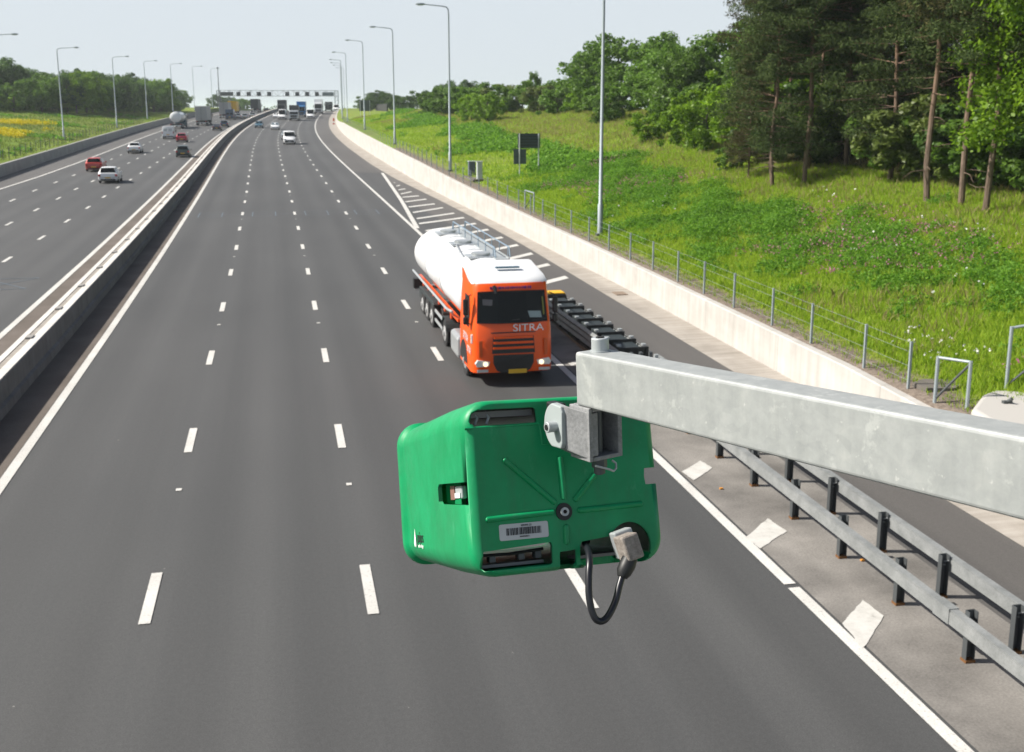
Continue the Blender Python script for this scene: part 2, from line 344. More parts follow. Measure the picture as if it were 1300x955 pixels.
# terrain: one sheet in (s, offset) that reaches the horizon
def build_terrain():
    ss = list(np.arange(-80, 120, 2.0))+list(np.arange(120, 460, 5.0))+[470,490,520,560,600,650,700,800,1000,1500,2500,4000,6000]
    offsL = [-3000,-1500,-700,-300,-180,-120,-90,-75]+list(np.arange(-70,-26,2.2))+[-25.2,-24.5,-24.45,-12,0,10]
    nr = 42
    v = []; uv = []
    for s in ss:
        w = float(ip(s, WOFF))+.27
        offs = offsL+[w-.05, w, w+.5, w+1.3]+list(np.linspace(w+1.9, 46, nr))+[49,52,56,60,70,90,150,300,700,1500,3000]
        k = len(offs)
        x, y, z, t = rowat(s); offs = np.array(offs); h = hoff(s, offs)
        for o, hh in zip(offs, h):
            v.append((x+o*math.cos(t), y-o*math.sin(t), z+hh)); uv.append((o-w if o > 0 else o, s))
    n = len(ss)
    f = [(i*k+j, i*k+j+1, (i+1)*k+j+1, (i+1)*k+j) for i in range(n-1) for j in range(k-1)]
    me = fastmesh('ground', np.array(v), np.array(f), np.array(uv), True)
    m = mat('grassy_ground', (.08,.12,.02), .95, spec=.15); u = uvco(m)
    g = geopos(m)
    n1 = noise(m, g, .35, 5, .6); n2 = noise(m, g, 1.6, 5, .65); n3 = noise(m, g, .11, 3, .5)
    c = ramp(m, n1, [(.3, (.07,.14,.012)), (.5, (.13,.21,.02)), (.62, (.2,.25,.035)), (.74, (.26,.23,.07))])
    c = mixc(m, .5, c, ramp(m, n2, [(.3, (.06,.11,.012)), (.55, (.17,.24,.03)), (.75, (.26,.27,.06))]))
    c = mixc(m, ramp(m, n3, [(.42, (0,0,0)), (.6, (.5,.5,.5))]), c, (.17,.15,.055))
    sp = nd(m, 'ShaderNodeSeparateXYZ'); lk(m, u, sp.inputs[0])
    add = nd(m, 'ShaderNodeMath', operation='MULTIPLY_ADD'); lk(m, n2, add.inputs[0]); add.inputs[1].default_value = 1.4; lk(m, sp.outputs[0], add.inputs[2])
    er = ramp(m, add.outputs[0], [(.0, (1,1,1)), (1.0, (0,0,0))])
    mre = nd(m, 'ShaderNodeMapRange'); lk(m, add.outputs[0], mre.inputs['Value']); mre.inputs['From Min'].default_value = 1.5; mre.inputs['From Max'].default_value = 1.9
    mre.inputs['To Min'].default_value = 1; mre.inputs['To Max'].default_value = 0
    gt = nd(m, 'ShaderNodeMath', operation='GREATER_THAN'); lk(m, sp.outputs[0], gt.inputs[0]); gt.inputs[1].default_value = -.3
    ml = nd(m, 'ShaderNodeMath', operation='MULTIPLY'); lk(m, mre.outputs[0], ml.inputs[0]); lk(m, gt.outputs[0], ml.inputs[1])
    lt = nd(m, 'ShaderNodeMath', operation='LESS_THAN'); lk(m, sp.outputs[1], lt.inputs[0]); lt.inputs[1].default_value = 130
    ml2 = nd(m, 'ShaderNodeMath', operation='MULTIPLY'); lk(m, ml.outputs[0], ml2.inputs[0]); lk(m, lt.outputs[0], ml2.inputs[1])
    soil = ramp(m, noise(m, g, 9, 4, .8), [(.3, (.07,.055,.045)), (.7, (.24,.2,.165))])
    c = mixc(m, ml2.outputs[0], c, soil)
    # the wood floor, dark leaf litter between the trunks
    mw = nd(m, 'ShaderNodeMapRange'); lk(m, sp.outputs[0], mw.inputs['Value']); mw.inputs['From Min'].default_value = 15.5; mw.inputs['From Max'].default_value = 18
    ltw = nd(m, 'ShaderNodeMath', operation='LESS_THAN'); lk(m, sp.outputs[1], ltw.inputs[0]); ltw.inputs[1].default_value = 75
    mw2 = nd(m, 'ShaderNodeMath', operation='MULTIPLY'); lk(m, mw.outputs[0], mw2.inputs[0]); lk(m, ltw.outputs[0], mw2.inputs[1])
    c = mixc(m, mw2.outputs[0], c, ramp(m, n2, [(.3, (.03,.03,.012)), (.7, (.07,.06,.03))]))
    lk(m, c, bsdf(m).inputs['Base Color']); bump(m, n2, .6, .15)
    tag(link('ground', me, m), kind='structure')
build_terrain()

# motorway surface
def asph_edges():
    ss = srange(-80, 1500)
    v = []; uv = []
    cols = [-24.5, -18, -12, -7, -4, 0, 4, 8, 11]
    for s in ss:
        for o in cols+[float(ip(s, AEDGE))]: v.append(tuple(P(s, o, 0))); uv.append((o, s))
    k = len(cols)+1
    f = [(i*k+j, i*k+j+1, (i+1)*k+j+1, (i+1)*k+j) for i in range(len(ss)-1) for j in range(k-1)]
    tag(link('motorway', fastmesh('motorway', np.array(v), np.array(f), np.array(uv)), M['road']), kind='structure')
asph_edges()
tag(strip('left_hard_shoulder', -80, 450, -24.49, (LLINE[0], [a-.15 for a in LLINE[1]]), .004, .004, M['shoulder']), kind='structure')
def gore_edge(s): return 13.85
tag(strip('right_hard_shoulder', -80, 450, ([-80, 69, 88, 119, 121, 450], [13.75, 13.75, 12.5, 14.0, 11.1, 11.1]), (AEDGE[0], [a-.001 for a in AEDGE[1]]), .004, .004, M['shoulder'], ss=[-80,-40]+list(np.arange(0,118,4.))+[119,121]+list(np.arange(126,451,6.))), kind='structure')
tag(strip('nosing_pavement', -80, 44, 11.12, ([-80, 30, 44], [13.8, 13.8, 11.6]), .008, .008, M['gore']), kind='structure')
tag(strip('central_strip', -80, 430, -5.62, -5.4, .885, .885, M['channel']), kind='structure')
tag(strip('central_strip', -80, 430, -7.36, -5.76, .008, .008, M['median']), kind='structure')
tag(strip('central_strip', -80, 430, -5.02, -3.98, .008, .008, M['median']), kind='structure')
tag(strip('drainage_channel', -80, 450, AEDGE, (WOFF[0]+[], [a+.05 for a in WOFF[1]]), .006, .03, M['channel'], ss=srange(-80, 450)), kind='structure')

# painted markings
mb_v = []; mb_f = []; mb_uv = []
def mk_quad(pts):
    n = len(mb_v)
    for s, o in pts: mb_v.append(tuple(P(s, o, .014))); mb_uv.append((o, s))
    mb_f.append((n, n+1, n+2, n+3))
def mk_line(s0, s1, o, w, table=None):
    ss = srange(s0, s1)
    for a, b in zip(ss, ss[1:]):
        oa = (float(ip(a, table)) if table else 0)+o; ob = (float(ip(b, table)) if table else 0)+o
        mk_quad([(a, oa-w/2), (a, oa+w/2), (b, ob+w/2), (b, ob-w/2)])
def dash(s, o, w=.19, L=2.0):
    j = random.uniform(-.02, .02)
    mk_quad([(s-L/2, o-w/2+j), (s-L/2, o+w/2+j), (s+L/2, o+w/2+j), (s+L/2, o-w/2+j)])
for o, s0 in ((0, 17.43), (3.65, 17.05), (7.3, 16.52)):
    for n in range(-8, 42):
        dash(s0+9*n, o)
        if n % 2 == 0: mk_quad([(s0+9*n+5.3, o-.06), (s0+9*n+5.3, o+.06), (s0+9*n+5.45, o+.06), (s0+9*n+5.45, o-.06)])
for o, s0 in ((-11.45, 60), (-14.88, 59), (-18.15, 58)):
    for n in range(-14, 40):
        s = s0+9*n; k = (float(ip(s, LLINE))+7.5)/(-13.9)
        dash(s, -7.5+(o+7.5)*k, .2)
mk_line(-80, 450, -3.843, .24); mk_line(-80, 15.6, 10.945, .22); mk_line(15.75, 450, 10.945, .22)
mk_line(-80, 450, -7.5, .24); mk_line(-80, 450, 0, .24, LLINE)
G = ([69, 88, 119], [11.1, 12.31, 13.97])
mk_line(69.5, 119, 0, .3, G)
L_ = [(106,13.58),(102,13.28),(98,12.97),(94,12.71),(91,12.5),(87,12.24),(83,12.02),(79,11.82),(75,11.58),(72,11.34),(68,11.22),(64,11.25),(60,11.25),(56.3,11.25),(52.5,11.3),(49,11.3),(45,11.3)]
R_ = [(106,13.83),(103,14.05),(99,14.06),(96,14.24),(92,14.36),(89,14.55),(85,14.65),(82,14.84),(78,15.05),(75,15.24),(71.4,15.41),(68,15.59),(64,15.69),(60.5,15.86),(57,15.88),(53,15.83),(49,15.7)]
for (s0, o0), (s1, o1) in zip(L_, R_):
    mk_quad([(s0-.35, o0+.25), (s1-.35, o1-.1), (s1+.35, o1-.1), (s0+.35, o0+.25)])
tag(link('road_markings', fastmesh('road_markings', np.array(mb_v), np.array(mb_f), np.array(mb_uv)), M['paint']), kind='structure')
# old worn hatch blocks left beside the near edge line
wp = mat('worn_road_paint', (.5,.49,.46), .7); wu = uvco(wp)
wcol = ramp(wp, noise(wp, wu, 3.2, 6, .75), [(.28, (.3,.29,.27)), (.42, (.47,.46,.43)), (.7, (.58,.57,.54))])
lk(wp, wcol, bsdf(wp).inputs['Base Color'])
wv = []; wf = []; wuv = []
rw = random.Random(9)
for pts in ([(21.15,11.21),(21.75,11.16),(22.4,11.86),(21.85,11.95)], [(17.3,11.08),(17.85,11.02),(18.7,11.87),(18.0,11.95)], [(13.35,11.01),(14.2,11.12),(14.9,11.88),(14.3,11.93)], [(32.0,11.3),(32.3,11.25),(33.4,12.25),(33.0,12.3)], [(27.0,11.3),(27.4,11.25),(28.4,12.1),(28.0,12.15)]):
    n0 = len(wv); ring_ = []
    for (a, b), (c, d) in zip(pts, pts[1:]+pts[:1]):
        for k in range(7):
            t_ = k/7; ring_.append((a+(c-a)*t_+rw.uniform(-.012,.012), b+(d-b)*t_+rw.uniform(-.012,.012)))
    cs_, co_2 = sum(p[0] for p in pts)/4, sum(p[1] for p in pts)/4
    for q in [(cs_, co_2)]+ring_: wv.append(tuple(P(q[0], q[1], .018))); wuv.append((q[1], q[0]))
    for k in range(len(ring_)): wf.append((n0, n0+1+k, n0+1+(k+1) % len(ring_)))
tag(link('worn_markings', fastmesh('worn_markings', np.array(wv), np.array(wf), np.array(wuv)), wp), kind='structure')
# detector loops sawn into the surface and sealed in blue grey
mbl = MB(); mseal = mat('loop_sealant', (.11,.14,.17), .6)
def seal(s0, o0, s1, o1, w=.035):
    a, b = P(s0, o0, .011), P(s1, o1, .011); t = (b-a).normalized(); n = Vector((t.y, -t.x, 0))*w
    mbl.quad(a-n, a+n, b+n, b-n)
for o in (-2.2, 1.5, 5.2, 8.8):
    for s in (78.5, 81.5): seal(s, o-.8, s, o+.8)
    for q in (-.8, .8): seal(78.5, o+q, 81.5, o+q)
seal(80, -3.7, 80, 10.8, .03)
for s in (50.5, 53.5): seal(s, -11, s, -8.7)
seal(50.5, -11, 53.5, -8.7); seal(50.5, -8.7, 53.5, -11)
tag(mbl.build('detector_loop', mseal), kind='structure')

# ------------------------------------------------------------------ walls and barriers
def wall_prof_right(s):
    w = float(ip(s, WOFF)); h = float(ip(s, WHT))-max(0, 26-s)*.03
    return [(w, -.1), (w, h-.03), (w+.03, h), (w+.27, h), (w+.3, h-.03), (w+.3, -.1)]
t = thing('retaining_wall', 'long pale concrete retaining wall holding back the grassy bank on the right', 'wall', P(26, 17.35, 0))
o = profile_strip('wall_face', [21.1,22.5,24,25]+srange(26, 380), wall_prof_right, M['whitewall']); o.parent = t; o.matrix_parent_inverse = Matrix.Translation(-t.location)
mb = MB()
def wedge(pts, h0, h1):
    n = len(pts); vs = [P(s, o, h0) for s, o in pts]+[P(s, o, h1) for s, o in pts]
    mb.add(vs, [tuple(range(n))[::-1], tuple(range(n, 2*n))]+[(i, (i+1) % n, n+(i+1) % n, n+i) for i in range(n)])
endp = wall_prof_right(21.1); mb.add([P(21.1, o_, h_)-t.location for o_, h_ in endp], [tuple(range(len(endp)))]); mb.build('wall_end', M['whitewall'], t)
mb = MB(); wedge([(20.5,17.55),(21.6,18.6),(21.9,19.1),(21.8,19.5),(21.2,20.2),(15,20.6),(-20,20.6),(-20,17.4),(19.5,17.4)], -.1, 1.5)
w2 = thing('parapet_block', 'rounded white concrete wall end behind the steel arm at the right edge', 'wall', P(20, 18.5, 0))
me = mb.mesh('block')
for v in me.vertices: v.co -= w2.location
o = link('block', me, M['blockwhite'], w2); md = o.modifiers.new('bevel', 'BEVEL'); md.width = .12; md.segments = 3
mb = MB(); c = P(20.75, 18.65, 1.53)-w2.location
mb.box(c, (.22,.1,.06)).cyl(c, c+Vector((.05,-.1,.1)), .04)
mb.build('fixing_bolt', M['galvdark'], w2)

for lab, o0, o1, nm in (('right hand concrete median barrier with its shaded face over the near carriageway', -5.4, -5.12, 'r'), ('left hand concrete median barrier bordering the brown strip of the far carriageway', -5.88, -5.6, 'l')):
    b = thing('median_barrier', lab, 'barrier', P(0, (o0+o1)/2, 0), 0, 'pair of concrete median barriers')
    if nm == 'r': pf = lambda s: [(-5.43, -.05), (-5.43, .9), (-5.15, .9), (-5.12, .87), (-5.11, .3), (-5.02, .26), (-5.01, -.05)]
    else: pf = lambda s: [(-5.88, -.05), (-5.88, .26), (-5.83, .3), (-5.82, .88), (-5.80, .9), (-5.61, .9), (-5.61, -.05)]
    o = profile_strip('barrier_wall', srange(-60, 430), pf, M['shadeface']); o.parent = b; o.matrix_parent_inverse = Matrix.Translation(-b.location)
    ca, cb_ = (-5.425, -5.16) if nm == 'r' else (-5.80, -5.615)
    o = profile_strip('barrier_lit_top', srange(-60, 430), lambda s: [(ca, .903), (cb_, .903)], M['barrier']); o.parent = b; o.matrix_parent_inverse = Matrix.Translation(-b.location)  # sunlit barrier top painted in as a paler strip over the dark body
# clamps bridging the gap between the two barriers
mb = MB(); 
mb.box((0,0,.0), (.2,.45,.06)); clampm = mb.mesh('clamp'); clampm.materials.append(M['barrier'])
cb = [o for o in COL.objects if o.name.startswith('median_barrier')][0]
s = 11.0
while s < 330:
    o = link('clamp', clampm, None, cb); o.location = P(s, -5.50, .915)-cb.location; s += 4.9 if s < 100 else 9.8
wl_ = thing('roadside_wall', 'long grey concrete wall along the far left shoulder below the fence', 'wall', P(100, -24.5, 0))
o = profile_strip('wall_face', srange(-60, 340), lambda s: [(-24.78, -.1), (-24.78, 1.2), (-24.45, 1.2), (-24.42, -.1)], M['leftwall']); o.parent = wl_; o.matrix_parent_inverse = Matrix.Translation(-wl_.location)

# ------------------------------------------------------------------ fences
def make_fence(name, label, sl, off, hgt, pm, side=1, gap=None):
    f = thing(name, label, 'fence', P(sl[0], off(sl[0])))
    pmb = MB(); pmb.box((0,0,hgt/2-.1), (.06,.06,hgt+.2)); pme = pmb.mesh('post'); pme.materials.append(pm)
    pts = []
    for s in sl:
        b = P(s, off(s)); pts.append(b)
        o = link('post', pme, None, f); o.location = b-f.location
    w = MB()
    for k in (.2, .5, .8, 1.0):
        for a, b in zip(pts, pts[1:]):
            w.tube([a-f.location+Vector((0,0,hgt*k-.03)), b-f.location+Vector((0,0,hgt*k-.03))], .005, 3, False)
    w.build('wires', M['wire'], f)
    return f
woff = lambda s: float(ip(s, WOFF))
sl = [23.5,25.7,28.8,31.5,34.6,37.4,40.2,43.2,46.2,49.3,52.5,55.7,58.9,61.6,64.4]+[67.4+3*i for i in range(55)]
make_fence('wire_fence', 'post and wire fence with pale posts along the top of the right retaining wall', sl, lambda s: woff(s)+.48, 1.22, M['pole'])
make_fence('wire_fence', 'post and wire fence with dark posts on the grassy bank above the far left wall', [100+3*i for i in range(52)], lambda s: -25.6, 1.25, M['galvdark'])
def brace(label, s0, s1, o0, o1, h):
    b = thing('strainer_frame', label, 'fence frame', P(s0, o0))
    a = P(s0, o0)-b.location; c = P(s1, o1)-b.location; u = Vector((0,0,h))
    for q in (a, c): MB().tube([q-Vector((0,0,.2)), q+u], .045, 8).build('post', M['pole'], b)
    MB().tube([a+u*.98, c+u*.98], .035, 8).build('rail', M['pole'], b)
    MB().tube([a+u*.08, c+u*.95], .03, 6).build('diagonal_strut', M['galvdark'], b)
    return b
brace('galvanised strainer frame with a diagonal strut left of the white wall end', 22.2, 21.5, 17.75, 18.15, 1.15)
brace('tall galvanised gate frame cut off by the right edge of the photo', 22.1, 21.4, 19.6, 21.2, 1.6)
brace('small strainer frame in the fence below the pair of grey signs', 66.7, 64.9, 17.6, 17.75, 1.25)
t = thing('concrete_slab', 'weathered pale stone slab lying in the grass beside the strainer frame', 'slab', P(23.4, 18.6))
mb = MB(); pl = [(-.55,-.4),(.1,-.55),(.6,-.2),(.5,.3),(-.1,.5),(-.6,.2)]
mb.prism(pl, -.1, .07, 'z'); mb.build('slab', M['channel'], t)

# ------------------------------------------------------------------ lamp columns
def lamp(name_label, s, off, H_, arm, side, grp):
    b = P(s, off); t = thing('street_lamp', name_label, 'street lamp', b, -TH(s), grp)
    MB().tube([(0,0,-.3),(0,0,1.6),(0,0,1.65),(0,0,H_-.5)], [.14,.14,.1,.065], 10).build('pole', M['pole'], t, smooth=True)
    MB().box((0,0,.05),(.4,.4,.12)).build('base_plate', M['galvdark'], t)
    x = -side
    MB().tube([(0,0,H_-.5),(x*.04,0,H_-.15),(x*.2,0,H_+.02),(x*.5,0,H_+.08),(x*(arm-.7),0,H_+.2)], [.055,.052,.05,.045,.04], 8).build('arm', M['pole'], t, smooth=True)
    l = MB(); c = x*(arm-.35)
    l.loft([[(c+x*q, y*w, H_+.2+z*hh) for y, z in ((-1,0),(-.8,.8),(0,1),(.8,.8),(1,0),(.7,-.6),(-.7,-.6))] for q, w, hh in ((-.42,.06,.05),(-.3,.13,.1),(0,.17,.12),(.28,.14,.09),(.4,.05,.04))])
    l.build('lantern', M['pole'], t, smooth=True)
    MB().box((c, 0, H_+.12), (.45,.2,.05)).build('lens', M['lampglass'], t)
    return t
ORD = ['', 'first','second','third','fourth','fifth','sixth','seventh','eighth','ninth','tenth','eleventh','twelfth','thirteenth','fourteenth','fifteenth','sixteenth','seventeenth']
gR = 'lamp columns along the right bank'; gL = 'lamp columns along the far left verge'
labR = ['tallest lamp column on the right, its head cut off by the top of the photo', 'lamp column with its whole curved arm showing, between the cabinets and the right wall', 'second complete lamp column from the right above the bank', 'third complete lamp column from the right above the bank', 'fourth complete lamp column from the right, beside the distant grey sign']
for i, s in enumerate([54, 95, 137, 181, 233.7, 275, 317, 359, 401]):
    lamp(labR[i] if i < 5 else ORD[i+1]+' lamp column of the right bank row, counted from the tallest, thin and distant', s, 18.7 if i == 0 else 17.45, 13.75 if i else 13.9, 2.75, 1, gR)
labL = ['lamp column at the left edge with only its horizontal arm inside the photo', 'nearest whole lamp column on the left verge above the yellow flowers', 'second whole lamp column on the left verge in front of the trees', 'third whole lamp column on the left verge in front of the trees']
for i, (s, o_) in enumerate([(130,-26.6),(172.3,-26.9),(219.8,-26),(268,-27),(310,-27),(352,-27),(394,-27)]):
    lamp(labL[i] if i < 4 else ORD[i+1]+' lamp column of the left row, counted from the left edge, thin and distant', s, o_, 12.9, 3.0, -1, gL)

# ------------------------------------------------------------------ guard rails in the nosing
def guardrail(label, off_post, off_rail, s0, s1, ph, top, step, sd):
    g = thing('guard_rail', label, 'guard rail', P(15, off_post, 0), 0, 'steel guard rails in the nosing')
    L0 = g.location
    pm_ = MB(); pm_.box((0,.05,ph/2-.1),(.15,.012,ph+.2)).box((-.07,0,ph/2-.1),(.012,.11,ph+.2)).box((.07,0,ph/2-.1),(.012,.11,ph+.2))
    pme = pm_.mesh('post'); pme.materials.append(M['galvdark'])
    foot = MB(); foot.box((0,0,.02),(.165,.14,.06)); fme = foot.mesh('footing'); fme.materials.append(mat('rusty_footing', (.16,.07,.02), .9) if 'rusty_footing' not in bpy.data.materials else bpy.data.materials['rusty_footing'])
    br = MB(); br.tube([(0,0,top-.12),(sd*.1,.06,top-.16),(sd*.15,0,top-.12)], .014, 5).tube([(0,0,top-.06),(sd*.1,-.05,top-.03),(sd*.15,0,top-.07)], .012, 5)
    bme = br.mesh('bracket'); bme.materials.append(M['railsteel'])
    s = s0
    while s < s1:
        o = link('post', pme, None, g); o.location = P(s, off_post, 0)-L0
        q = link('footing', fme, None, o)
        q = link('bracket', bme, None, o)
        s += step
    w = .075; y0, y1 = top-.22, top+.01
    prof = lambda s: [(off_rail-w, y0), (off_rail-w, y1-.03), (off_rail-w+.018, y1-.03), (off_rail-w+.018, y1-.012), (off_rail-w+.004, y1-.008), (off_rail-w+.004, y1), (off_rail+w-.004, y1), (off_rail+w, y1-.004), (off_rail+w, y0), (off_rail+w-.03, y0), (off_rail+w-.03, y0+.02), (off_rail-w+.03, y0+.02), (off_rail-w+.03, y0)]
    ss = [-30+2.4*i for i in range(60) if -30+2.4*i < s1+.8]+[s1+.8]
    o = profile_strip('rail', ss, prof, M['railsteel'], closed=True); o.parent = g; o.matrix_parent_inverse = Matrix.Translation(-L0)
    sl_ = MB()
    if sd < 0:
        sl_.box(P(13.15, off_rail, (y0+y1)/2)-L0, (2*w+.02, .42, .25)); sl_.build('joint_sleeve', M['railsteel'], g)
    return g
guardrail('steel guard rail nearer the white edge line, rail on the road side of its posts', 12.4, 12.26, -26.7, 29.4, .83, .74, 1.97, -1)
guardrail('steel guard rail farther from the edge line with posts standing in front of its rail', 13.27, 13.44, -26.6, 29.4, .78, .72, 1.97, 1)

# crash cushion
cc = thing('crash_cushion', 'black telescoping crash cushion with a yellow nose beside the orange lorry', 'crash cushion', P(35, 12.8, 0), -TH(35))
HW, Z1 = .42, .85
def lc(y): return y-35.0
nb = 8
for i in range(nb):
    y0 = lc(30.4+i*1.22)
    f = MB()
    f.box((0,y0,Z1/2+.08),(2*HW-.02,.06,Z1-.16)).box((0,y0,Z1-.03),(2*HW+.06,.09,.07)).box((HW,y0,Z1/2+.06),(.09,.12,Z1-.1)).box((-HW,y0,Z1/2+.06),(.09,.12,Z1-.1))
    f.build('frame_diaphragm', M['black'], cc)
    MB().box((0,y0+.62,Z1/2+.06),(2*HW-.16,1.02,Z1-.26)).build('cartridge', M['darkbox'], cc, bevel=.03)
    for sx in (1, -1):
        MB().box((sx*(HW-.02), y0+.25, Z1+.02), (.12,.16,.05)).build('frame_cap', M['galv'], cc)
for sx in (-1, 1):
    x = sx*(HW+.07)
    p = MB(); prof = [(x-.03*sx, .2), (x+.05*sx, .27), (x-.01*sx, .36), (x-.01*sx,.4), (x+.05*sx,.48), (x-.01*sx,.57), (x-.01*sx,.6), (x+.05*sx,.68), (x-.03*sx,.76)]
    prof2 = [(a+.02*sx, b) for a, b in prof[::-1]]
    p.prism(prof+prof2, lc(30.2), lc(40.3), 'y'); p.build('side_panel', M['railsteel'], cc)
MB().prism([(-HW-.1,.2),(-HW-.1,.78),(-HW,.9),(HW,.9),(HW+.1,.78),(HW+.1,.2)], lc(40.3), lc(40.95), 'y').build('nose', M['black'], cc, bevel=.08)
MB().prism([(-HW-.05,.87),(-HW,.93),(HW,.93),(HW+.05,.87)], lc(40.35), lc(41.0), 'y').build('nose_cap', M['yellow'], cc, bevel=.02)
MB().box((0,lc(35.5),.03),(.5,11,.07)).build('ground_track', M['galvdark'], cc)
bk = MB(); 
for sx in (-.3, .0, .3): bk.box((sx, lc(29.7), .42),(.09,.14,.86))
bk.build('rear_post', M['galvdark'], cc)
pp = MB()
for k in range(5):
    pp.box((.34+.08*k, lc(29.3-.28*k), .45-.03*k), (.1,.1,.8-.07*k))
pp.build('transition_post', M['galv'], cc)
MB().prism([(-.58,.0),(-.5,.05),(-.47,.05),(-.47,0)], lc(30), lc(40.8), 'y').build('base_edge', mat('rusty_edge', (.14,.09,.05), .8), cc)
t = thing('drain_cover', 'rectangular rust stained drain cover set in the pale channel by the right wall', 'drain cover', P(44.2, 16.7, .03), 0)
MB().box((0,0,0),(.5,.8,.03)).build('cover', mat('drain_iron', (.2,.15,.11), .8), t)

# ------------------------------------------------------------------ signs, cabinets
def two_post_sign(label, s, o, w, h, z0, ph, m, extra=None, face=0):
    t = thing('road_sign', label, 'road sign', P(s, o), face)
    z0 -= .0
    p = MB(); p.box((0,0,z0+h/2),(w,.03,h)); p.build('sign_panel', m, t)
    r = MB()
    for k in range(5): r.box((0,-.03,z0+h*(k+.5)/5),(w-.04,.03,.04))
    r.build('stiffening_rail', M['signback2'], t)
    for sx in (-1, 1): MB().cyl((sx*w*.43,-.075,-.3),(sx*w*.43,-.075,ph), .045, 8).build('post', M['cabinetpale'], t)
    if extra:
        ex, ez, ew, eh = extra
        MB().box((ex,-.0,ez),(ew,.03,eh)).build('lower_panel', M['signback2'], t)
        MB().box((ex,-.02,ez),(ew,.012,.03)).build('panel_joint', M['signback'], t)
    return t
two_post_sign('back of a two post dark grey sign with a smaller panel hung below', 84, 21.9, 1.78, 1.12, 2.0, 3.12, M['signback'], (-.72, 1.35, 1.0, 1.15), .0)
two_post_sign('distant back of a wide grey sign on the bank near the noise fence', 256, 22.2, 2.5, 2.4, 1.2, 3.6, M['signback'])
def cabinet(label, s, o, w, d, h, m, lab2=None):
    t = thing('roadside_cabinet', label, 'cabinet', P(s, o), -TH(s), 'roadside cabinets')
    MB().box((0,0,h/2),(w,d,h)).build('housing', m, t, bevel=.02)
    MB().box((0,0,h+.025),(w+.08,d+.08,.05)).build('lid', M['cabinetpale'], t)
    MB().box((-.0,-d/2-.008,h*.52),(w*.86,.015,h*.84)).build('door', m, t)
    MB().box((w*.3,-d/2-.03,h*.5),(.04,.03,.12)).build('handle', M['galv'], t)
cabinet('dark blue grey roadside cabinet just right of the lamp column', 89.5, 18.35, .55, .5, 1.15, M['cabinet'])
cabinet('tall narrow pale roadside cabinet behind the fence posts', 85.3, 18.2, .42, .35, 1.5, M['cabinetpale'])
t = thing('cabinet_plinth', 'pale concrete base slab under the roadside cabinets', 'plinth', P(87.5, 18.2)); MB().box((0,0,.0),(1.1,5.2,.16)).build('slab', M['channel'], t)
t = thing('emergency_phone', 'distant orange topped emergency post at the start of the right wall', 'emergency post', P(271, 15.3, 0))
MB().cyl((0,0,0),(0,0,1.3),.06,8).build('post', M['galv'], t); MB().box((0,-.05,1.15),(.4,.35,.7)).build('phone_box', mat('marker_orange', (.6,.12,.04), .5), t); MB().box((0,-.1,.15),(.5,.4,.3)).build('base', M['red'], t)
t = thing('noise_fence', 'dark timber noise fence on the bank beyond the distant sign', 'fence', P(290, 26, 0))
for k in range(12):
    a, b = P(262+7*k, 27.5+.0*k), P(269+7*k, 27.5)
    mb = MB(); q = [a-t.location, b-t.location]; mb.add([q[0]+Vector((0,0,-.5)), q[1]+Vector((0,0,-.5)), q[1]+Vector((0,0,1.7)), q[0]+Vector((0,0,1.7)), q[0]+Vector((.08,0,-.5)), q[1]+Vector((.08,0,-.5)), q[1]+Vector((.08,0,1.7)), q[0]+Vector((.08,0,1.7))], [(0,1,2,3),(7,6,5,4),(3,2,6,7),(0,3,7,4),(1,5,6,2)])
    mb.build('panel', M['timber'], t); MB().box(q[0]+Vector((0,0,.65)),(.15,.15,2.4)).build('post', M['galvdark'], t)

# gantry
gb = P(430, -5.6, 0); g = thing('overhead_gantry', 'overhead motorway gantry carrying a row of dark lane signals in the far distance', 'gantry', gb, -TH(430))
XL, XR = -23.8, 19.5; zb, zt = 5.35, 7.4
for x in (XL, XR):
    l = MB()
    for dx in (-.6, .6): l.box((x+dx, 0, zt/2), (.28, .3, zt))
    for k in range(5): l.tube([(x-.6,0,k*1.4+.2),(x+.6,0,k*1.4+1.5)], .06, 5)
    l.build('leg', M['galvdark'] if x < 0 else M['pole'], g)
tr = MB()
for z in (zb, zt):
    for y in (-.6, .6): tr.box(((XL+XR)/2, y, z), (XR-XL+1.2, .12, .14))
n = 22
for k in range(n+1):
    x = XL+(XR-XL)*k/n; tr.box((x,-.6,(zb+zt)/2),(.05,.05,zt-zb)); tr.box((x,.6,(zb+zt)/2),(.05,.05,zt-zb))
    if k < n: tr.tube([(x,-.6,zb if k % 2 else zt),(x+(XR-XL)/n,-.6,zt if k % 2 else zb)], .05, 4)
tr.build('truss', mat('truss_grey', (.16,.18,.19), .6), g)
def sig(x, w, h, m, nm):
    MB().box((x,-.95,6.15),(w,.35,h)).build(nm, m, g, bevel=.05)
scl = 414/1398.5
for px in (305.8, 318.4, 331, 343.8, 366, 378.5, 390.8, 403): sig((px-361.4)*scl, 1.5, 1.45, M['signalface'], 'lane_signal')
sig((291.7-361.4)*scl, 4.6, 1.35, M['signalface'], 'message_sign'); sig((416.8-361.4)*scl, 4.3, 1.35, M['graysign'], 'message_sign')
t = thing('camera_mast', 'slender mast rising above the left leg of the distant gantry', 'mast', P(422, -28.2, 0))
MB().tube([(0,0,0),(0,0,15)],[.2,.12],8).build('pole', M['galvdark'], t); MB().box((0,0,15.2),(.6,.5,.5)).build('camera_head', M['galvdark'], t)

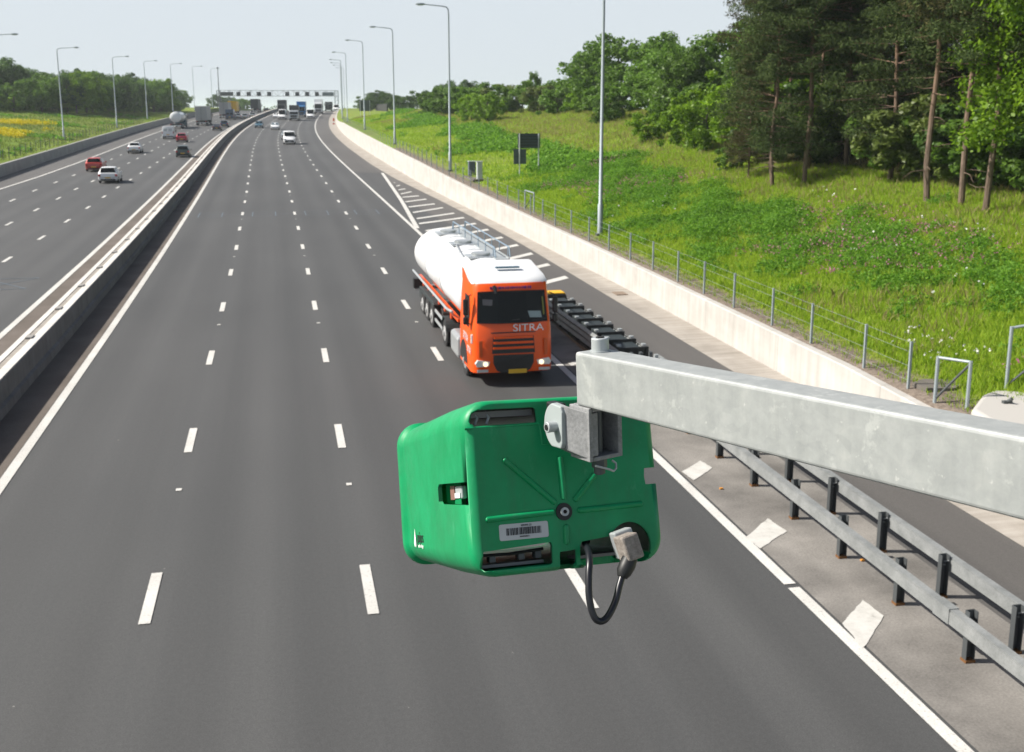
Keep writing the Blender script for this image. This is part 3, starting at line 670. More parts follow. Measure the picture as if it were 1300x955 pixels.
# ------------------------------------------------------------------ the green roadside camera on its galvanised arm
Mb = Matrix(((0.98984,-0.14198,-0.0081,0.5236),(0.13629,0.93077,0.33924,2.0116),(-0.04063,-0.3369,0.94066,7.6558),(0,0,0,1)))
green = mat('green_moulded_plastic', (.0,.27,.115), .42, spec=.4)
gv = objco(green); gn_ = noise(green, gv, 9, 6, .65)
gc = ramp(green, gn_, [(.3, (.0,.25,.085)), (.7, (.004,.34,.13))])
scf = noise(green, mapping(green, gv, (1,1,.4)), 38, 5, .75)
gc = mixc(green, 1., gc, (.84,.88,.86), 'MULTIPLY')
grm = noise(green, mapping(green, gv, (14, 3, 3)), 1.5, 5, .7); gc = mixc(green, ramp(green, grm, [(.5, (0,0,0)), (.75, (.3,.3,.3))]), gc, (.05,.12,.07))
gc = mixc(green, ramp(green, scf, [(.6, (0,0,0)), (.78, (.35,.35,.35))]), gc, (.12,.4,.25))
lk(green, gc, bsdf(green).inputs['Base Color']); lk(green, ramp(green, scf, [(.3, (.36,)*3), (.7, (.52,)*3)]), bsdf(green).inputs['Roughness'])
bump(green, noise(green, gv, 420, 2), .06, .001)
box_t = thing('traffic_camera', 'bright green plastic traffic camera housing hanging over the carriageway', 'traffic camera')
box_t.matrix_world = Mb
def rrect(w, h, r, n=6, cx=0, cz=0):
    out = []
    for (sx, sz, a0) in ((1,1,0),(-1,1,90),(-1,-1,180),(1,-1,270)):
        for k in range(n+1):
            a = rad(a0+90*k/n); out.append((cx+sx*(w/2-r)+r*math.cos(a), cz+sz*(h/2-r)+r*math.sin(a)))
    return out
def ring(y, w, h, r, cx=0, cz=0): return [(x, y, z) for x, z in rrect(w, h, r, 7, cx, cz)]
def tmpobj(mb_, name='tmp'):
    o = bpy.data.objects.new(name, mb_.mesh(name)); COL.objects.link(o); return o
def boolean(base, cutters, op='DIFFERENCE'):
    for c in cutters:
        m = base.modifiers.new('b', 'BOOLEAN'); m.object = c; m.operation = op; m.solver = 'EXACT'
    dg = bpy.context.evaluated_depsgraph_get(); dg.update()
    me = bpy.data.meshes.new_from_object(base.evaluated_get(dg))
    base.modifiers.clear(); base.data = me
    for c in cutters: bpy.data.objects.remove(c)
    return me
# simpler watertight outer body
sh = MB(); sh.loft([ring(0.0,.366,.322,.04), ring(.001,.376,.327,.042), ring(.004,.389,.333,.045), ring(.009,.399,.337,.047), ring(.017,.407,.340,.049), ring(.028,.410,.341,.05), ring(.18,.411,.338,.05), ring(.34,.403,.329,.05), ring(.52,.394,.320,.05), ring(.534,.394,.320,.05), ring(.537,.409,.335,.056), ring(.556,.411,.337,.056), ring(.562,.406,.333,.055)])
base = tmpobj(sh)
cut = MB(); cut.loft([ring(.012,.376,.308,.04), ring(.53,.372,.300,.05), ring(.60,.376,.304,.05)])
cs = [tmpobj(cut)]
def pc(poly, y0=-.05, y1=.06):
    m_ = MB(); m_.prism(poly, y0, y1, 'y'); cs.append(tmpobj(m_))
pc([(-.178,.118),(-.055,.120),(-.052,.125),(-.053,.148),(-.058,.152),(-.172,.152),(-.186,.144),(-.190,.127)], -.02, .05)
pc([(-.182,-.120),(-.043,-.113),(-.040,-.119),(-.042,-.153),(-.048,-.157),(-.18,-.157),(-.186,-.151)])
pc([(.022,-.118),(.092,-.112),(.115,-.112),(.115,-.2),(.05,-.2),(.016,-.154),(.018,-.125)])
pc([(.126+.046*math.cos(a), -.134+.046*math.sin(a)) for a in [2*math.pi*k/28 for k in range(28)]])
pc([(-.026,-.134),(.009,-.132),(.006,-.2),(-.03,-.2)], -.02, .04)
pc([(.172,.0165),(.23,.0165),(.23,-.0165),(.172,-.0165),(.170,0)], -.05, .10)
wn_ = MB(); wn_.prism([(.012,.015),(.205,.016),(.214,.010),(.214,-.020),(.205,-.026),(.012,-.030)], -.23, -.176, 'x'); cs.append(tmpobj(wn_))
boolean(base, cs)
# moulded ribs standing on the back plate
def rib(a, b, r=.0042): return [(a[0],-.001,a[1]),(b[0],-.001,b[1])], r
parts = MB()
for a, b in (((-.126,.052),(-.028,-.038)),((-.010,.049),(-.009,-.031)),((.061,.010),(.015,-.036)),((.158,-.0545),(.021,-.057)),((-.17,-.060),(-.034,-.0555)),((-.008,-.085),(-.010,-.118))):
    va, vb = Vector((a[0],.0,a[1])), Vector((b[0],.0,b[1])); d = (vb-va).normalized()*.003
    parts.tube([va-d, va, vb, vb+d], [.002,.0062,.0062,.002], 10)
# raised rim lines round the recesses
parts.tube([(-.2,.003,.117),(-.05,.0015,.1185),(-.046,.0015,.114),(-.044,.0015,.078),(-.025,.0015,.078)], .0032, 8)
me = parts.mesh('ribs'); bmx = bmesh.new(); bmx.from_mesh(base.data); bmx.from_mesh(me); bmx.to_mesh(base.data); bmx.free()
base.name = 'shell'; base.data.name = 'shell'; base.data.materials.clear(); base.data.materials.append(green)
base.data.polygons.foreach_set('use_smooth', [True]*len(base.data.polygons)); base.data.set_sharp_from_angle(angle=rad(32))
base.parent = box_t
wn2 = base.modifiers.new('weighted', 'WEIGHTED_NORMAL')
pk = MB(); pk.box((-.166,.045,-.006),(.008,.07,.052)).box((-.166,.19,-.006),(.008,.06,.052)).box((-.180,.114,.021),(.036,.206,.006)).box((-.180,.114,-.034),(.036,.206,.006)).box((-.180,.218,-.006),(.036,.006,.056)).box((-.178,.011,-.006),(.03,.006,.05))
pk.build('latch_pocket', green, box_t)
inner = MB(); inner.box((0,.29,0),(.30,.40,.205)); inner.build('inner_unit', M['black'], box_t, bevel=.02)
ipm = mat('dull_inner_plate', (.2,.2,.2), .5)
for c_, d_ in (((-.115,.045,.144),(.13,.03,.012)),((-.115,.055,-.15),(.13,.05,.006)),((.07,.055,-.15),(.1,.05,.006))): MB().box(c_, d_).build('inner_plate', ipm, box_t)
for x in (-.172,-.148): MB().tube([(x,.03,.125),(x+.006,.03,.138),(x,.035,.15)], .003, 6).build('cable_clip', M['galv'], box_t)
for x in (-.155,-.095,-.06): MB().box((x,.04,-.135),(.012,.02,.016)).build('inner_stud', M['galvdark'], box_t)
MB().tube([(-.19,.03,-.128),(-.12,.03,-.130),(-.05,.028,-.126)], .0035, 6).build('inner_cable', M['black'], box_t)
rg = MB(); rg.cyl((-.011,-.0035,-.057),(-.011,.002,-.057),.017,24); rg.build('bolt_washer', M['black'], box_t, smooth=True)
bo = MB(); bo.cyl((-.011,-.008,-.057),(-.011,.0,-.057),.0085,20); bo.build('bolt', M['galv'], box_t, smooth=True)
MB().cyl((-.011,-.0085,-.057),(-.011,-.004,-.057),.0042,6).build('bolt_socket', M['dark'], box_t)
# side latch
la = MB(); la.box((-.187,.105,-.004),(.012,.045,.026)); la.build('latch', M['galv'], box_t, bevel=.003)
MB().box((-.188,.15,-.004),(.008,.03,.028)).build('latch_plate', mat('rusty_plate', (.2,.1,.08), .7), box_t)
MB().box((-.1935,.105,-.010),(.004,.036,.010)).build('latch_lip', M['white'], box_t)
# sticker
sk = MB(); sk.prism([(x-.097, z-.087) for x, z in rrect(.101,.031,.004,4)], -.0012, .002, 'y')
st = sk.build('asset_sticker', mat('sticker_white', (.5,.52,.53), .45), box_t)
st.rotation_euler = (0, 0, 0)
bars = MB(); x = -.133; rs = random.Random(3)
while x < -.062:
    w = rs.choice([.0005,.0008,.0012,.0017]); bars.box((x, -.0016, -.0865), (w, .0006, .0135)); x += w+rs.choice([.0005,.0009,.0013])
bars.build('barcode', M['black'], box_t)
def text(body, size, m, parent, loc, rot, name, ext=.0003, sx=1):
    cu = bpy.data.curves.new(name, 'FONT'); cu.body = body; cu.size = size; cu.extrude = ext; cu.align_x = 'CENTER'; cu.align_y = 'CENTER'
    o = bpy.data.objects.new(name, cu); COL.objects.link(o)
    dg = bpy.context.evaluated_depsgraph_get(); me = bpy.data.meshes.new_from_object(o.evaluated_get(dg)); bpy.data.objects.remove(o)
    me.materials.clear(); me.materials.append(m)
    q = link(name, me, None, parent); q.location = loc; q.rotation_euler = rot; q.scale = (sx, 1, 1); return q
text('309495 23', .0052, M['black'], box_t, (-.092,-.0018,-.0762), (math.pi/2,0,0), 'sticker_digits')
text('3094950023', .004, M['black'], box_t, (-.097,-.0018,-.0972), (math.pi/2,0,0), 'sticker_digits')
# maker's mark on the side of the shell
xs = -.2000
lgm = mat('logo_white', (.85,.87,.85), .5)
lg = MB(); lg.add([(xs-.001,.452,-.078),(xs-.001,.464,-.112),(xs-.001,.459,-.121),(xs-.001,.452,-.116),(xs-.001,.446,-.121),(xs-.001,.448,-.1)], [(0,1,2,3,4,5)])
lg.build('logo_flame', lgm, box_t)
text('pips', .036, M['black'], box_t, (xs-.001,.405,-.098), (math.pi/2,0,-math.pi/2), 'logo_word', .0003)
text('technology', .0105, lgm, box_t, (xs-.001,.405,-.117), (math.pi/2,0,-math.pi/2), 'logo_word', .0003)

# arm, bracket, cable: built in the arm's own frame (x away from the viewer's left, y along the arm towards the bridge, z up)
n_ = Vector((.93055,.36616,0)); D_ = Vector((.36531,-.92841,.06782)); U_ = Vector((-.02483,.06311,.9977)); T_ = Vector((.53,1.9386,7.9322))
Ma = Matrix(((n_.x,D_.x,U_.x,T_.x),(n_.y,D_.y,U_.y,T_.y),(n_.z,D_.z,U_.z,T_.z),(0,0,0,1)))
gal = mat('spangled_galvanised', (.45,.47,.47), .5, .15, spec=.5)
ov = objco(gal)
vor = nd(gal, 'ShaderNodeTexVoronoi'); vor.inputs['Scale'].default_value = 55; lk(gal, mapping(gal, ov, (1,.8,1)), vor.inputs['Vector'])
sepv = nd(gal, 'ShaderNodeSeparateColor'); lk(gal, vor.outputs['Color'], sepv.inputs[0])
g1 = ramp(gal, sepv.outputs[0], [(0, (.35,.37,.37)), (1, (.43,.45,.445))])
g2 = noise(gal, ov, 22, 6, .7)
gcol = mixc(gal, .6, g1, ramp(gal, g2, [(.3, (.31,.33,.33)), (.55, (.42,.44,.435)), (.75, (.54,.55,.53))]))
gsp = noise(gal, ov, 60, 3, .6); gsb = noise(gal, ov, 14, 5, .7); gcol = mixc(gal, ramp(gal, gsb, [(.58, (0,0,0)), (.64, (.45,.45,.45))]), gcol, (.60,.62,.6)); gcol = mixc(gal, ramp(gal, gsp, [(.66, (0,0,0)), (.72, (.7,.7,.7))]), gcol, (.62,.63,.61))
gst = noise(gal, mapping(gal, ov, (40, 40, 4)), 1.2, 4, .6); gcol = mixc(gal, 1., gcol, (.86,.86,.86), 'MULTIPLY')
gcol = mixc(gal, .3, gcol, ramp(gal, gst, [(.3, (.78,.79,.78)), (.7, (1.1,1.1,1.1))]), 'MULTIPLY')
lk(gal, gcol, bsdf(gal).inputs['Base Color']); bump(gal, g2, .15, .001)
arm = thing('mounting_arm', 'galvanised square steel arm reaching in from the right to hold the green camera', 'mounting arm')
arm.matrix_world = Ma
a_ = MB(); a_.box((.0336,1.04,-.0505),(.068,2.12,.103)); a_.build('beam', gal, arm, bevel=.006, seg=3)
cp = MB(); cp.cyl((.036,.012,-.002),(.036,.012,.027),.0165,28); c1_ = cp.build('clamp_cap', M['galv'], arm, smooth=True, bevel=.002)
MB().cyl((.036,.012,.0265),(.036,.012,.0290),.008,6).build('cap_socket', M['dark'], arm)
MB().cyl((.036,.012,-.001),(.036,.012,.0035),.0195,28).build('cap_washer', M['galv'], arm, smooth=True)
# post that carries the arm beside the bridge, outside the photograph
MB().box((.0336,2.18,-4.0),(.16,.16,8.4)).build('support_post', M['galv'], arm)
# bracket: a short channel whose open face looks along the arm
castm = speck('cast_bracket_grey', (.2,.205,.21), (.3,.305,.31), 20, .6, 160, .3, .1)
b_ = MB(); X0, X1, Yb, Yf, Z0, Z1b = -.002, .076, -.04, .022, -.205, -.102
b_.box((X0+.004,(Yb+Yf)/2,(Z0+Z1b)/2),(.008,Yf-Yb,Z1b-Z0)).box((X1-.005,(Yb+Yf)/2,(Z0+Z1b)/2),(.010,Yf-Yb,Z1b-Z0))
b_.box(((X0+X1)/2,Yb+.004,(Z0+Z1b)/2),(X1-X0-.018,.008,Z1b-Z0)).box(((X0+X1)/2,(Yb+Yf)/2+.004,Z0+.004),(X1-X0-.018,Yf-Yb-.008,.008)).box(((X0+X1)/2,(Yb+Yf)/2+.004,Z1b-.004),(X1-X0-.018,Yf-Yb-.008,.008))
b_.box((X0+.013,Yf-.004,(Z0+Z1b)/2),(.016,.007,Z1b-Z0-.02))
b_.build('bracket_channel', castm, arm, bevel=.0015)
nk = MB(); nk.loft([[(-.001,-.04,-.108),(-.001,.018,-.11),(-.001,.018,-.2),(-.001,-.04,-.2)], [(-.018,-.07,-.102),(-.018,-.03,-.102),(-.018,-.03,-.188),(-.018,-.07,-.188)]]); nk.build('bracket_neck', castm, arm, bevel=.002)
sf = MB(); sf.cyl((.040,-.005,-.24),(.040,-.005,-.0),.0075,14); sf.build('clamp_rod', M['galvdark'], arm, smooth=True)
nt = MB(); nt.cyl((.040,-.005,-.226),(.040,-.005,-.206),.015,6); nt.cyl((.040,-.005,-.238),(.040,-.005,-.226),.011,16); nt.build('rod_nut', M['galvdark'], arm)
rc = MB(); rc.tube([(.012,.02,-.214),(.05,.012,-.229),(.064,.008,-.236),(.073,.004,-.233),(.076,0,-.224),(.07,-.004,-.218)], .0022, 6); rc.build('retaining_clip', M['galv'], arm, smooth=True)
# half round pivot disc on the camera side
Cd = Vector((-.009,-.054,-.145)); ax = Vector((-.93,-.06,.02)).normalized(); e1 = Vector((0,0,1)); e1 = (e1-ax*e1.dot(ax)).normalized(); e2 = ax.cross(e1)
poly = []
for k in range(25):
    a = rad(-78+ (360-24*0-204*0)*k/24*.56)
for k in range(25):
    a = rad(-70+140*k/24+0); poly.append((.043*math.cos(a), .045*math.sin(a)))
poly += [(-.018,.041),(-.023,.03),(-.023,-.03),(-.018,-.041)]
dsc = MB(); q0 = [Cd+ (e2*-p[0])*1 + e1*p[1] for p in poly]
dsc.add([v for v in q0]+[v+ax*.016 for v in q0], [tuple(range(len(q0)))[::-1], tuple(range(len(q0), 2*len(q0)))]+[(i,(i+1)%len(q0),len(q0)+(i+1)%len(q0),len(q0)+i) for i in range(len(q0))])
dsc.build('pivot_disc', mat('disc_pale_grey', (.33,.37,.37), .5), arm, bevel=.0025)
pb = MB(); pb.cyl(Cd+ax*.014, Cd+ax*.036, .0105, 20); pb.build('pivot_bolt', M['galv'], arm, smooth=True, bevel=.001)
MB().cyl(Cd+ax*.0355, Cd+ax*.0375, .006, 6).build('bolt_socket', M['dark'], arm)
MB().cyl(Cd-ax*.035, Cd, .02, 20).build('pivot_shaft', M['black'], arm)
MB().box(Cd+Vector((.006,-.028,.0)),(.02,.04,.08)).build('mount_lug', M['black'], arm, bevel=.003)
# connector and cable
co_ = thing('cable_connector', 'square metal plug with its black cable looping below the green camera', 'cable plug')
co_.matrix_world = Mb
Rm = Matrix.Rotation(rad(-14), 3, 'Y')
cm = speck('chipped_plug_metal', (.2,.17,.15), (.34,.31,.28), 60, .5, 200, .4, .3)
MB().box((.101,-.045,-.134),(.036,.045,.05), Rm).build('plug_block', cm, co_, bevel=.004)
MB().box((.104,-.018,-.128),(.040,.03,.054), Rm).build('plug_flange', M['galv'], co_, bevel=.003)
MB().tube([(.100,-.05,-.155),(.092,-.052,-.168),(.083,-.052,-.181),(.078,-.052,-.19)], [.015,.0165,.015,.010], 12).build('gland', M['black'], co_, smooth=True, bevel=0)
pts = [(.080,-.052,-.186),(.070,-.055,-.205),(.058,-.058,-.232),(.042,-.06,-.255),(.028,-.06,-.266),(.014,-.06,-.263),(.006,-.06,-.245),(.003,-.06,-.215),(.008,-.055,-.18),(.016,-.045,-.155),(.026,-.02,-.135),(.036,.02,-.125),(.05,.04,-.12)]
def smooth_path(pts, n=6):
    P_ = [Vector(p) for p in pts]; out = []
    for i in range(len(P_)-1):
        p0, p1, p2, p3 = P_[max(i-1,0)], P_[i], P_[i+1], P_[min(i+2, len(P_)-1)]
        for k in range(n):
            t = k/n; out.append(.5*((2*p1)+(-p0+p2)*t+(2*p0-5*p1+4*p2-p3)*t*t+(-p0+3*p1-3*p2+p3)*t**3))
    out.append(P_[-1]); return out
MB().tube(smooth_path(pts), .0068, 12).build('cable', mat('black_cable', (.012,.013,.018), .35), co_, smooth=True)

# ------------------------------------------------------------------ vehicles
def make_wheel(name, r, w, x, y, parent, big=False):
    wm = MB(); n = 20
    wm.loft([[(x+dx, y+math.cos(2*math.pi*k/n)*rr, r+math.sin(2*math.pi*k/n)*rr) for k in range(n)] for dx, rr in ((-w/2, r*.6), (-w/2, r*.93), (-w/2+.03, r), (w/2-.03, r), (w/2, r*.93), (w/2, r*.6))])
    o = wm.build(name, M['rubber'], parent, smooth=True)
    sx = 1 if x > 0 else -1
    rm = MB(); rm.cyl((x+sx*(w/2-.02),y,r), (x+sx*(w/2+.012),y,r), r*.6, 16, r*.5); rm.cyl((x+sx*(w/2),y,r), (x+sx*(w/2+(.06 if big else .02)),y,r), r*.2, 10)
    rm.build('rim', M['rim'], o, smooth=True)
    return o
def car(label, s, off, paint, W_=1.74, L_=4.1, H_=1.46, style='hatch', toward=False, group=None, glass='glass', mirrors=True):
    """local +y is the nose"""
    t = thing('car', label, 'car', P(s, off, 0), -TH(s)+(math.pi if toward else 0), group)
    hw, hl = W_/2, L_/2
    #        y      half w  z bottom z shoulder  roof half w, z roof
    if style == 'hatch':
        T = [(-1,.80,.42,.72,.70,.76),(-.985,.92,.30,.86,.80,.92),(-.93,.98,.24,.92,.84,.97),(-.80,1,.2,.95,.70,.955*H_),(-.62,1,.2,.94,.71,H_),(-.2,1,.2,.92,.72,H_*1.0),(.05,1,.2,.91,.71,H_*.975),(.22,1,.2,.9,.75,1.22),(.42,1,.2,.88,.84,.93),(.72,.98,.2,.80,.80,.86),(.92,.9,.24,.68,.72,.74),(1,.72,.32,.55,.6,.6)]
    else:
        T = [(-1,.84,.38,.8,.70,.84),(-.97,.94,.3,.88,.80,.93),(-.80,.98,.24,.93,.84,.98),(-.66,1,.2,.94,.8,1.02),(-.42,1,.2,.94,.68,.96*H_),(-.2,1,.2,.93,.70,H_),(.0,1,.2,.92,.70,H_*.985),(.16,1,.2,.9,.74,1.22),(.36,1,.2,.88,.84,.93),(.72,.98,.2,.80,.80,.86),(.93,.9,.24,.68,.72,.74),(1,.74,.32,.55,.6,.6)]
    rings = []
    for y, w, zb, zs, wr, zr in T:
        w *= hw; wr = min(wr*hw/1.0, w); y *= hl
        half = [(w*.86, zb), (w, zb+.16), (w, zs*.72), (w*.985, zs), (wr, zr-.03), (wr*.8, zr), (0, zr+.015)]
        rings.append([(-x, y, z) for x, z in half]+[(x, y, z) for x, z in half[::-1][1:]])
    b = MB(); b.loft(rings); b.build('body', M[paint] if isinstance(paint, str) else paint, t, smooth=True, bevel=0)
    # glazing: quads of the cabin band, set just outside the body
    g = MB(); n = len(rings[0])
    def band(i0, i1, k, inset=.08):
        a, b_, c, d = Vector(rings[i0][k]), Vector(rings[i1][k]), Vector(rings[i1][k+1]), Vector(rings[i0][k+1])
        nn = (b_-a).cross(d-a).normalized(); cen = (a+b_+c+d)/4
        if nn.dot(cen-Vector((0, cen.y, .7))) < 0: nn = -nn
        q = [p+(cen-p)*inset+nn*.012 for p in (a,b_,c,d)]; g.add(q, [(0,1,2,3)])
    cab = range(2, 8) if style == 'hatch' else range(3, 8)
    for i in cab:
        if rings[i][3][2] < rings[i][4][2]-.12 and rings[i+1][3][2] < rings[i+1][4][2]-.12:
            band(i, i+1, 3); band(i, i+1, n-5)
    def screen(i0, i1):
        a0, b0 = Vector(rings[i0][4]), Vector(rings[i0][n-5]); a1, b1 = Vector(rings[i1][4]), Vector(rings[i1][n-5])
        cen = (a0+b0+a1+b1)/4; out = Vector((0, 1 if i0 > 5 else -1, .9)).normalized()*.02
        up = Vector((0,0,.035))
        q = [p+(cen-p)*.07+out+up for p in (a0, b0, b1, a1)]; g.add(q, [(0,1,2,3)])
    screen(2, 3) if style == 'hatch' else screen(3, 4)
    screen(6, 8) if style == 'hatch' else screen(6, 8)
    g.build('windows', M[glass], t)
    R_ = .31
    for x in (-1, 1):
        for y in (-.62, .62): make_wheel('wheel', R_, .2, x*(hw-.09), y*hl, t)
        MB().box((x*hw*.78, hl*.955, .62),(.3,.14,.14)).build('headlight', M['lampglass'], t, bevel=.03)
        MB().box((x*hw*.84, -hl*.975, .74),(.22,.12,.2)).build('tail_light', M['litred'], t, bevel=.03)
        if mirrors: MB().box((x*(hw+.07), hl*.28, .95),(.14,.1,.12)).build('mirror', M[paint] if isinstance(paint, str) else paint, t, bevel=.02)
    MB().box((0,-hl*1.0,.52),(.5,.03,.11)).build('number_plate', M['plate_y'], t)
    MB().box((0,hl*1.0,.4),(.5,.03,.11)).build('number_plate', M['white'], t)
    MB().box((0,-hl*.99,.34),(W_*.75,.06,.12)).build('bumper_strip', M['black'], t); MB().box((0,hl*.985,.36),(W_*.6,.06,.16)).build('grille', M['black'], t)
    return t
def van(label, s, off, paint='white', toward=False, W_=1.95, L_=5.0, H_=2.2, group=None):
    t = thing('van', label, 'van', P(s, off, 0), -TH(s)+(math.pi if toward else 0), group)
    hw, hl = W_/2, L_/2
    T = [(-1,.96,.3,.9,.88,H_-.1),(-.98,1,.28,1.0,.92,H_),(-.4,1,.25,1.1,.92,H_+.02),(.15,1,.25,1.1,.92,H_),(.32,1,.25,1.1,.88,H_-.1),(.62,1,.25,1.08,.84,1.22),(.88,.95,.28,.9,.8,.98),(1,.85,.35,.7,.7,.74)]
    rings = []
    for y, w, zb, zs, wr, zr in T:
        w *= hw; wr = min(wr*hw, w); y *= hl
        half = [(w*.9, zb), (w, zb+.15), (w, zs*.7), (w, zs), (wr, zr-.06), (wr*.86, zr), (0, zr+.02)]
        rings.append([(-x, y, z) for x, z in half]+[(x, y, z) for x, z in half[::-1][1:]])
    MB().loft(rings).build('body', M[paint], t, smooth=True)
    g = MB()
    a, b = Vector((hw*.84, hl*.34, H_-.16)), Vector((hw*.82, hl*.615, 1.27)); o = Vector((0,.05,.04))
    g.add([Vector((-a.x,a.y,a.z))+o, a+o, b+o, Vector((-b.x,b.y,b.z))+o], [(0,1,2,3)])
    for x in (-1,1): g.add([(x*(hw+.012),hl*.12,1.15),(x*(hw+.012),hl*.5,1.15),(x*(hw*.93+.012),hl*.36,H_-.3),(x*(hw*.95+.012),hl*.12,H_-.3)], [(0,1,2,3)])
    g.build('windows', M['glass'], t)
    for x in (-1,1):
        MB().box((x*hw*.42,-hl*1.0,1.55),(hw*.62,.02,.45)).build('rear_window', M['glass'] if paint != 'white' else M['silver'], t)
        for y in (-.6,.64): make_wheel('wheel', .34, .22, x*(hw-.1), y*hl, t)
        MB().box((x*hw*.76, hl*.95, .82),(.32,.16,.2)).build('headlight', M['lampglass'], t, bevel=.03)
        MB().box((x*hw*.93, -hl*.995, 1.1),(.12,.06,.4)).build('tail_light', M['litred'], t)
        MB().box((x*(hw+.12), hl*.45, 1.3),(.2,.1,.3)).build('mirror', M['black'], t, bevel=.02)
    MB().box((0,-hl*1.005,.42),(W_*.9,.05,.16)).build('bumper', M['black'], t); MB().box((0,hl*.99,.5),(W_*.72,.06,.28)).build('grille', M['black'], t)
    MB().box((0,-hl*1.01,.75),(.5,.03,.11)).build('number_plate', M['plate_y'], t)
    MB().box((0,hl*1.01,.38),(.5,.04,.11)).build('number_plate', M['white'], t)
    return t
def lorry_wheels(t, ys, hw=1.22, r=.5):
    for y in ys:
        for x in (-1, 1): make_wheel('wheel', r, .3, x*(hw-.17), y, t)
def lorry(label, s, off, box, cabm, L_=10, H_=3.9, toward=False, kind='box', Hc=3.1, group=None):
    """local +y is the front"""
    t = thing('lorry', label, 'lorry', P(s, off, 0), -TH(s)+(math.pi if toward else 0), group)
    hl = L_/2; yb = hl-2.3
    cab = MB(); cab.prism([(yb+.1,.5),(hl-.02,.45),(hl,.8),(hl,1.5),(hl-.25,Hc-.35),(hl-.5,Hc),(yb+.1,Hc+.05)], -1.2, 1.2, 'x'); cab.build('cab', M[cabm], t, bevel=.07)
    g = MB(); a = Vector((1.08,hl-.03,1.6)); b = Vector((1.02,hl-.225,Hc-.45)); o = Vector((0,.03,.01))
    g.add([Vector((-a.x,a.y,a.z))+o, a+o, b+o, Vector((-b.x,b.y,b.z))+o], [(0,1,2,3)])
    for x in (-1,1): g.add([(x*1.215,hl-.35,1.6),(x*1.215,hl-1.3,1.6),(x*1.215,hl-1.3,Hc-.5),(x*1.215,hl-.5,Hc-.5)], [(0,1,2,3)])
    g.build('windows', M['glass'], t)
    MB().box((0,hl+.0,1.1),(1.7,.06,.5)).build('grille', M['black'], t); MB().box((0,hl+.02,.55),(2.3,.12,.3)).build('bumper', M['black'], t, bevel=.03)
    for x in (-1,1):
        MB().box((x*.95,hl+.05,.68),(.35,.08,.2)).build('headlight', M['lampglass'], t); MB().box((x*1.38,hl-.2,2.2),(.2,.12,.7)).build('mirror', M['black'], t)
        MB().box((x*1.0,-hl-.0,.85),(.35,.08,.14)).build('tail_light', M['litred'], t)
    MB().box((0,-.2,.85),(1.0,L_-.6,.3)).build('chassis', M['chassis'], t)
    if kind == 'box':
        MB().box((0,(-hl+yb)/2,(1.1+H_)/2),(2.5,yb+hl-.1,H_-1.1)).build('box_body', M[box], t, bevel=.03)
        MB().box((0,-hl-.005,(1.1+H_)/2),(.04,.03,H_-1.3)).build('door_seam', M['chassis'], t)
    elif kind == 'tipper':
        MB().prism([(-hl,1.2),(yb,1.2),(yb+.3,H_),(-hl,H_-.2)], -1.22, 1.22, 'x').build('tipper_body', M[box], t, bevel=.04)
    elif kind == 'tanker':
        tk = MB(); rr = []
        for y, q in ((-hl,.3),(-hl+.08,.75),(-hl+.3,1),(yb-.5,1),(yb-.2,.8),(yb-.1,.3)): rr.append([(1.22*q*math.cos(2*math.pi*k/24), y, 2.35+1.1*q*math.sin(2*math.pi*k/24)) for k in range(24)])
        tk.loft(rr); tk.build('tank', M[box], t, smooth=True)
        MB().box((0,(-hl+yb)/2,3.5),(.7,yb+hl-1.5,.1)).build('catwalk', M['galv'], t)
    MB().box((0,-hl+.05,.55),(2.3,.1,.14)).build('underrun_bar', M['alu'], t)
    lorry_wheels(t, [hl-1.3, -hl+1.0, -hl+2.2]+([-hl+3.4] if L_ > 11 else []))
    return t
gA, gT = 'cars driving away on the far left carriageway', 'traffic coming down the right carriageway'
car('bright red hatchback in the outer lane on the left, beside the nearest white car', 127.5, -16.3, 'red', group=gA)
car('small rounded white hatchback nearest to the photographer on the left carriageway', 111.5, -12.85, 'white', W_=1.78, L_=3.9, H_=1.5, group=gA)
car('white saloon farther up the left carriageway ahead of the red car', 162, -15.9, 'white', H_=1.45, style='saloon', group=gA)
van('white panel van with blank rear doors on the left carriageway behind the tanker', 204.5, -15.1, H_=2.15, L_=4.6, W_=1.95)
car('small crimson car right beside the white panel van', 193, -11.95, 'crimson', L_=3.7, group=gA)
car('dark green estate car in the inner lane nearest the median', 152, -8.75, 'darkgreen', H_=1.5, group=gA)
lorry('white tanker lorry with a grey roof walkway at the left edge of the far traffic', 253, -18.3, 'white', 'teal', L_=11.5, H_=3.6, kind='tanker')
lorry('tall pale grey box lorry seen from behind with a dark side curtain', 270, -14.6, 'greybox', 'darkbox', L_=12, H_=4.3)
car('low dark purplish car near the median ahead of the dark green estate', 240, -9.2, 'darkcar', H_=1.25, style='saloon', group=gA)
car('dark rounded car one lane over, just ahead of the low purplish car', 257, -8.9, 'navy', group=gA)
def xoff(px, s):   # offset on the road at s that stands px pixels across the photo (used once, to read positions off it)
    x, y, z, th = rowat(s); best = None
    F = Vector((math.sin(YAW)*math.cos(PITCH), math.cos(YAW)*math.cos(PITCH), -math.sin(PITCH))); R = Vector((math.cos(YAW), -math.sin(YAW), 0))
    lo, hi = -40, 40
    for _ in range(40):
        m_ = (lo+hi)/2; d = P(s, m_, 0)-Vector((0,0,CAMZ))
        if 650+1398.5*d.dot(R)/d.dot(F) > px: hi = m_
        else: lo = m_
    return m_
lorry('grey lorry with a squared box following the gantry leg on the left carriageway', 318, xoff(284, 312), 'greybox', 'darkbox', L_=10, H_=4.2)
van('dark navy high van or box truck beside the grey lorry on the left carriageway', 305, xoff(293, 305), 'navy', W_=2.2, L_=5.5, H_=2.7)
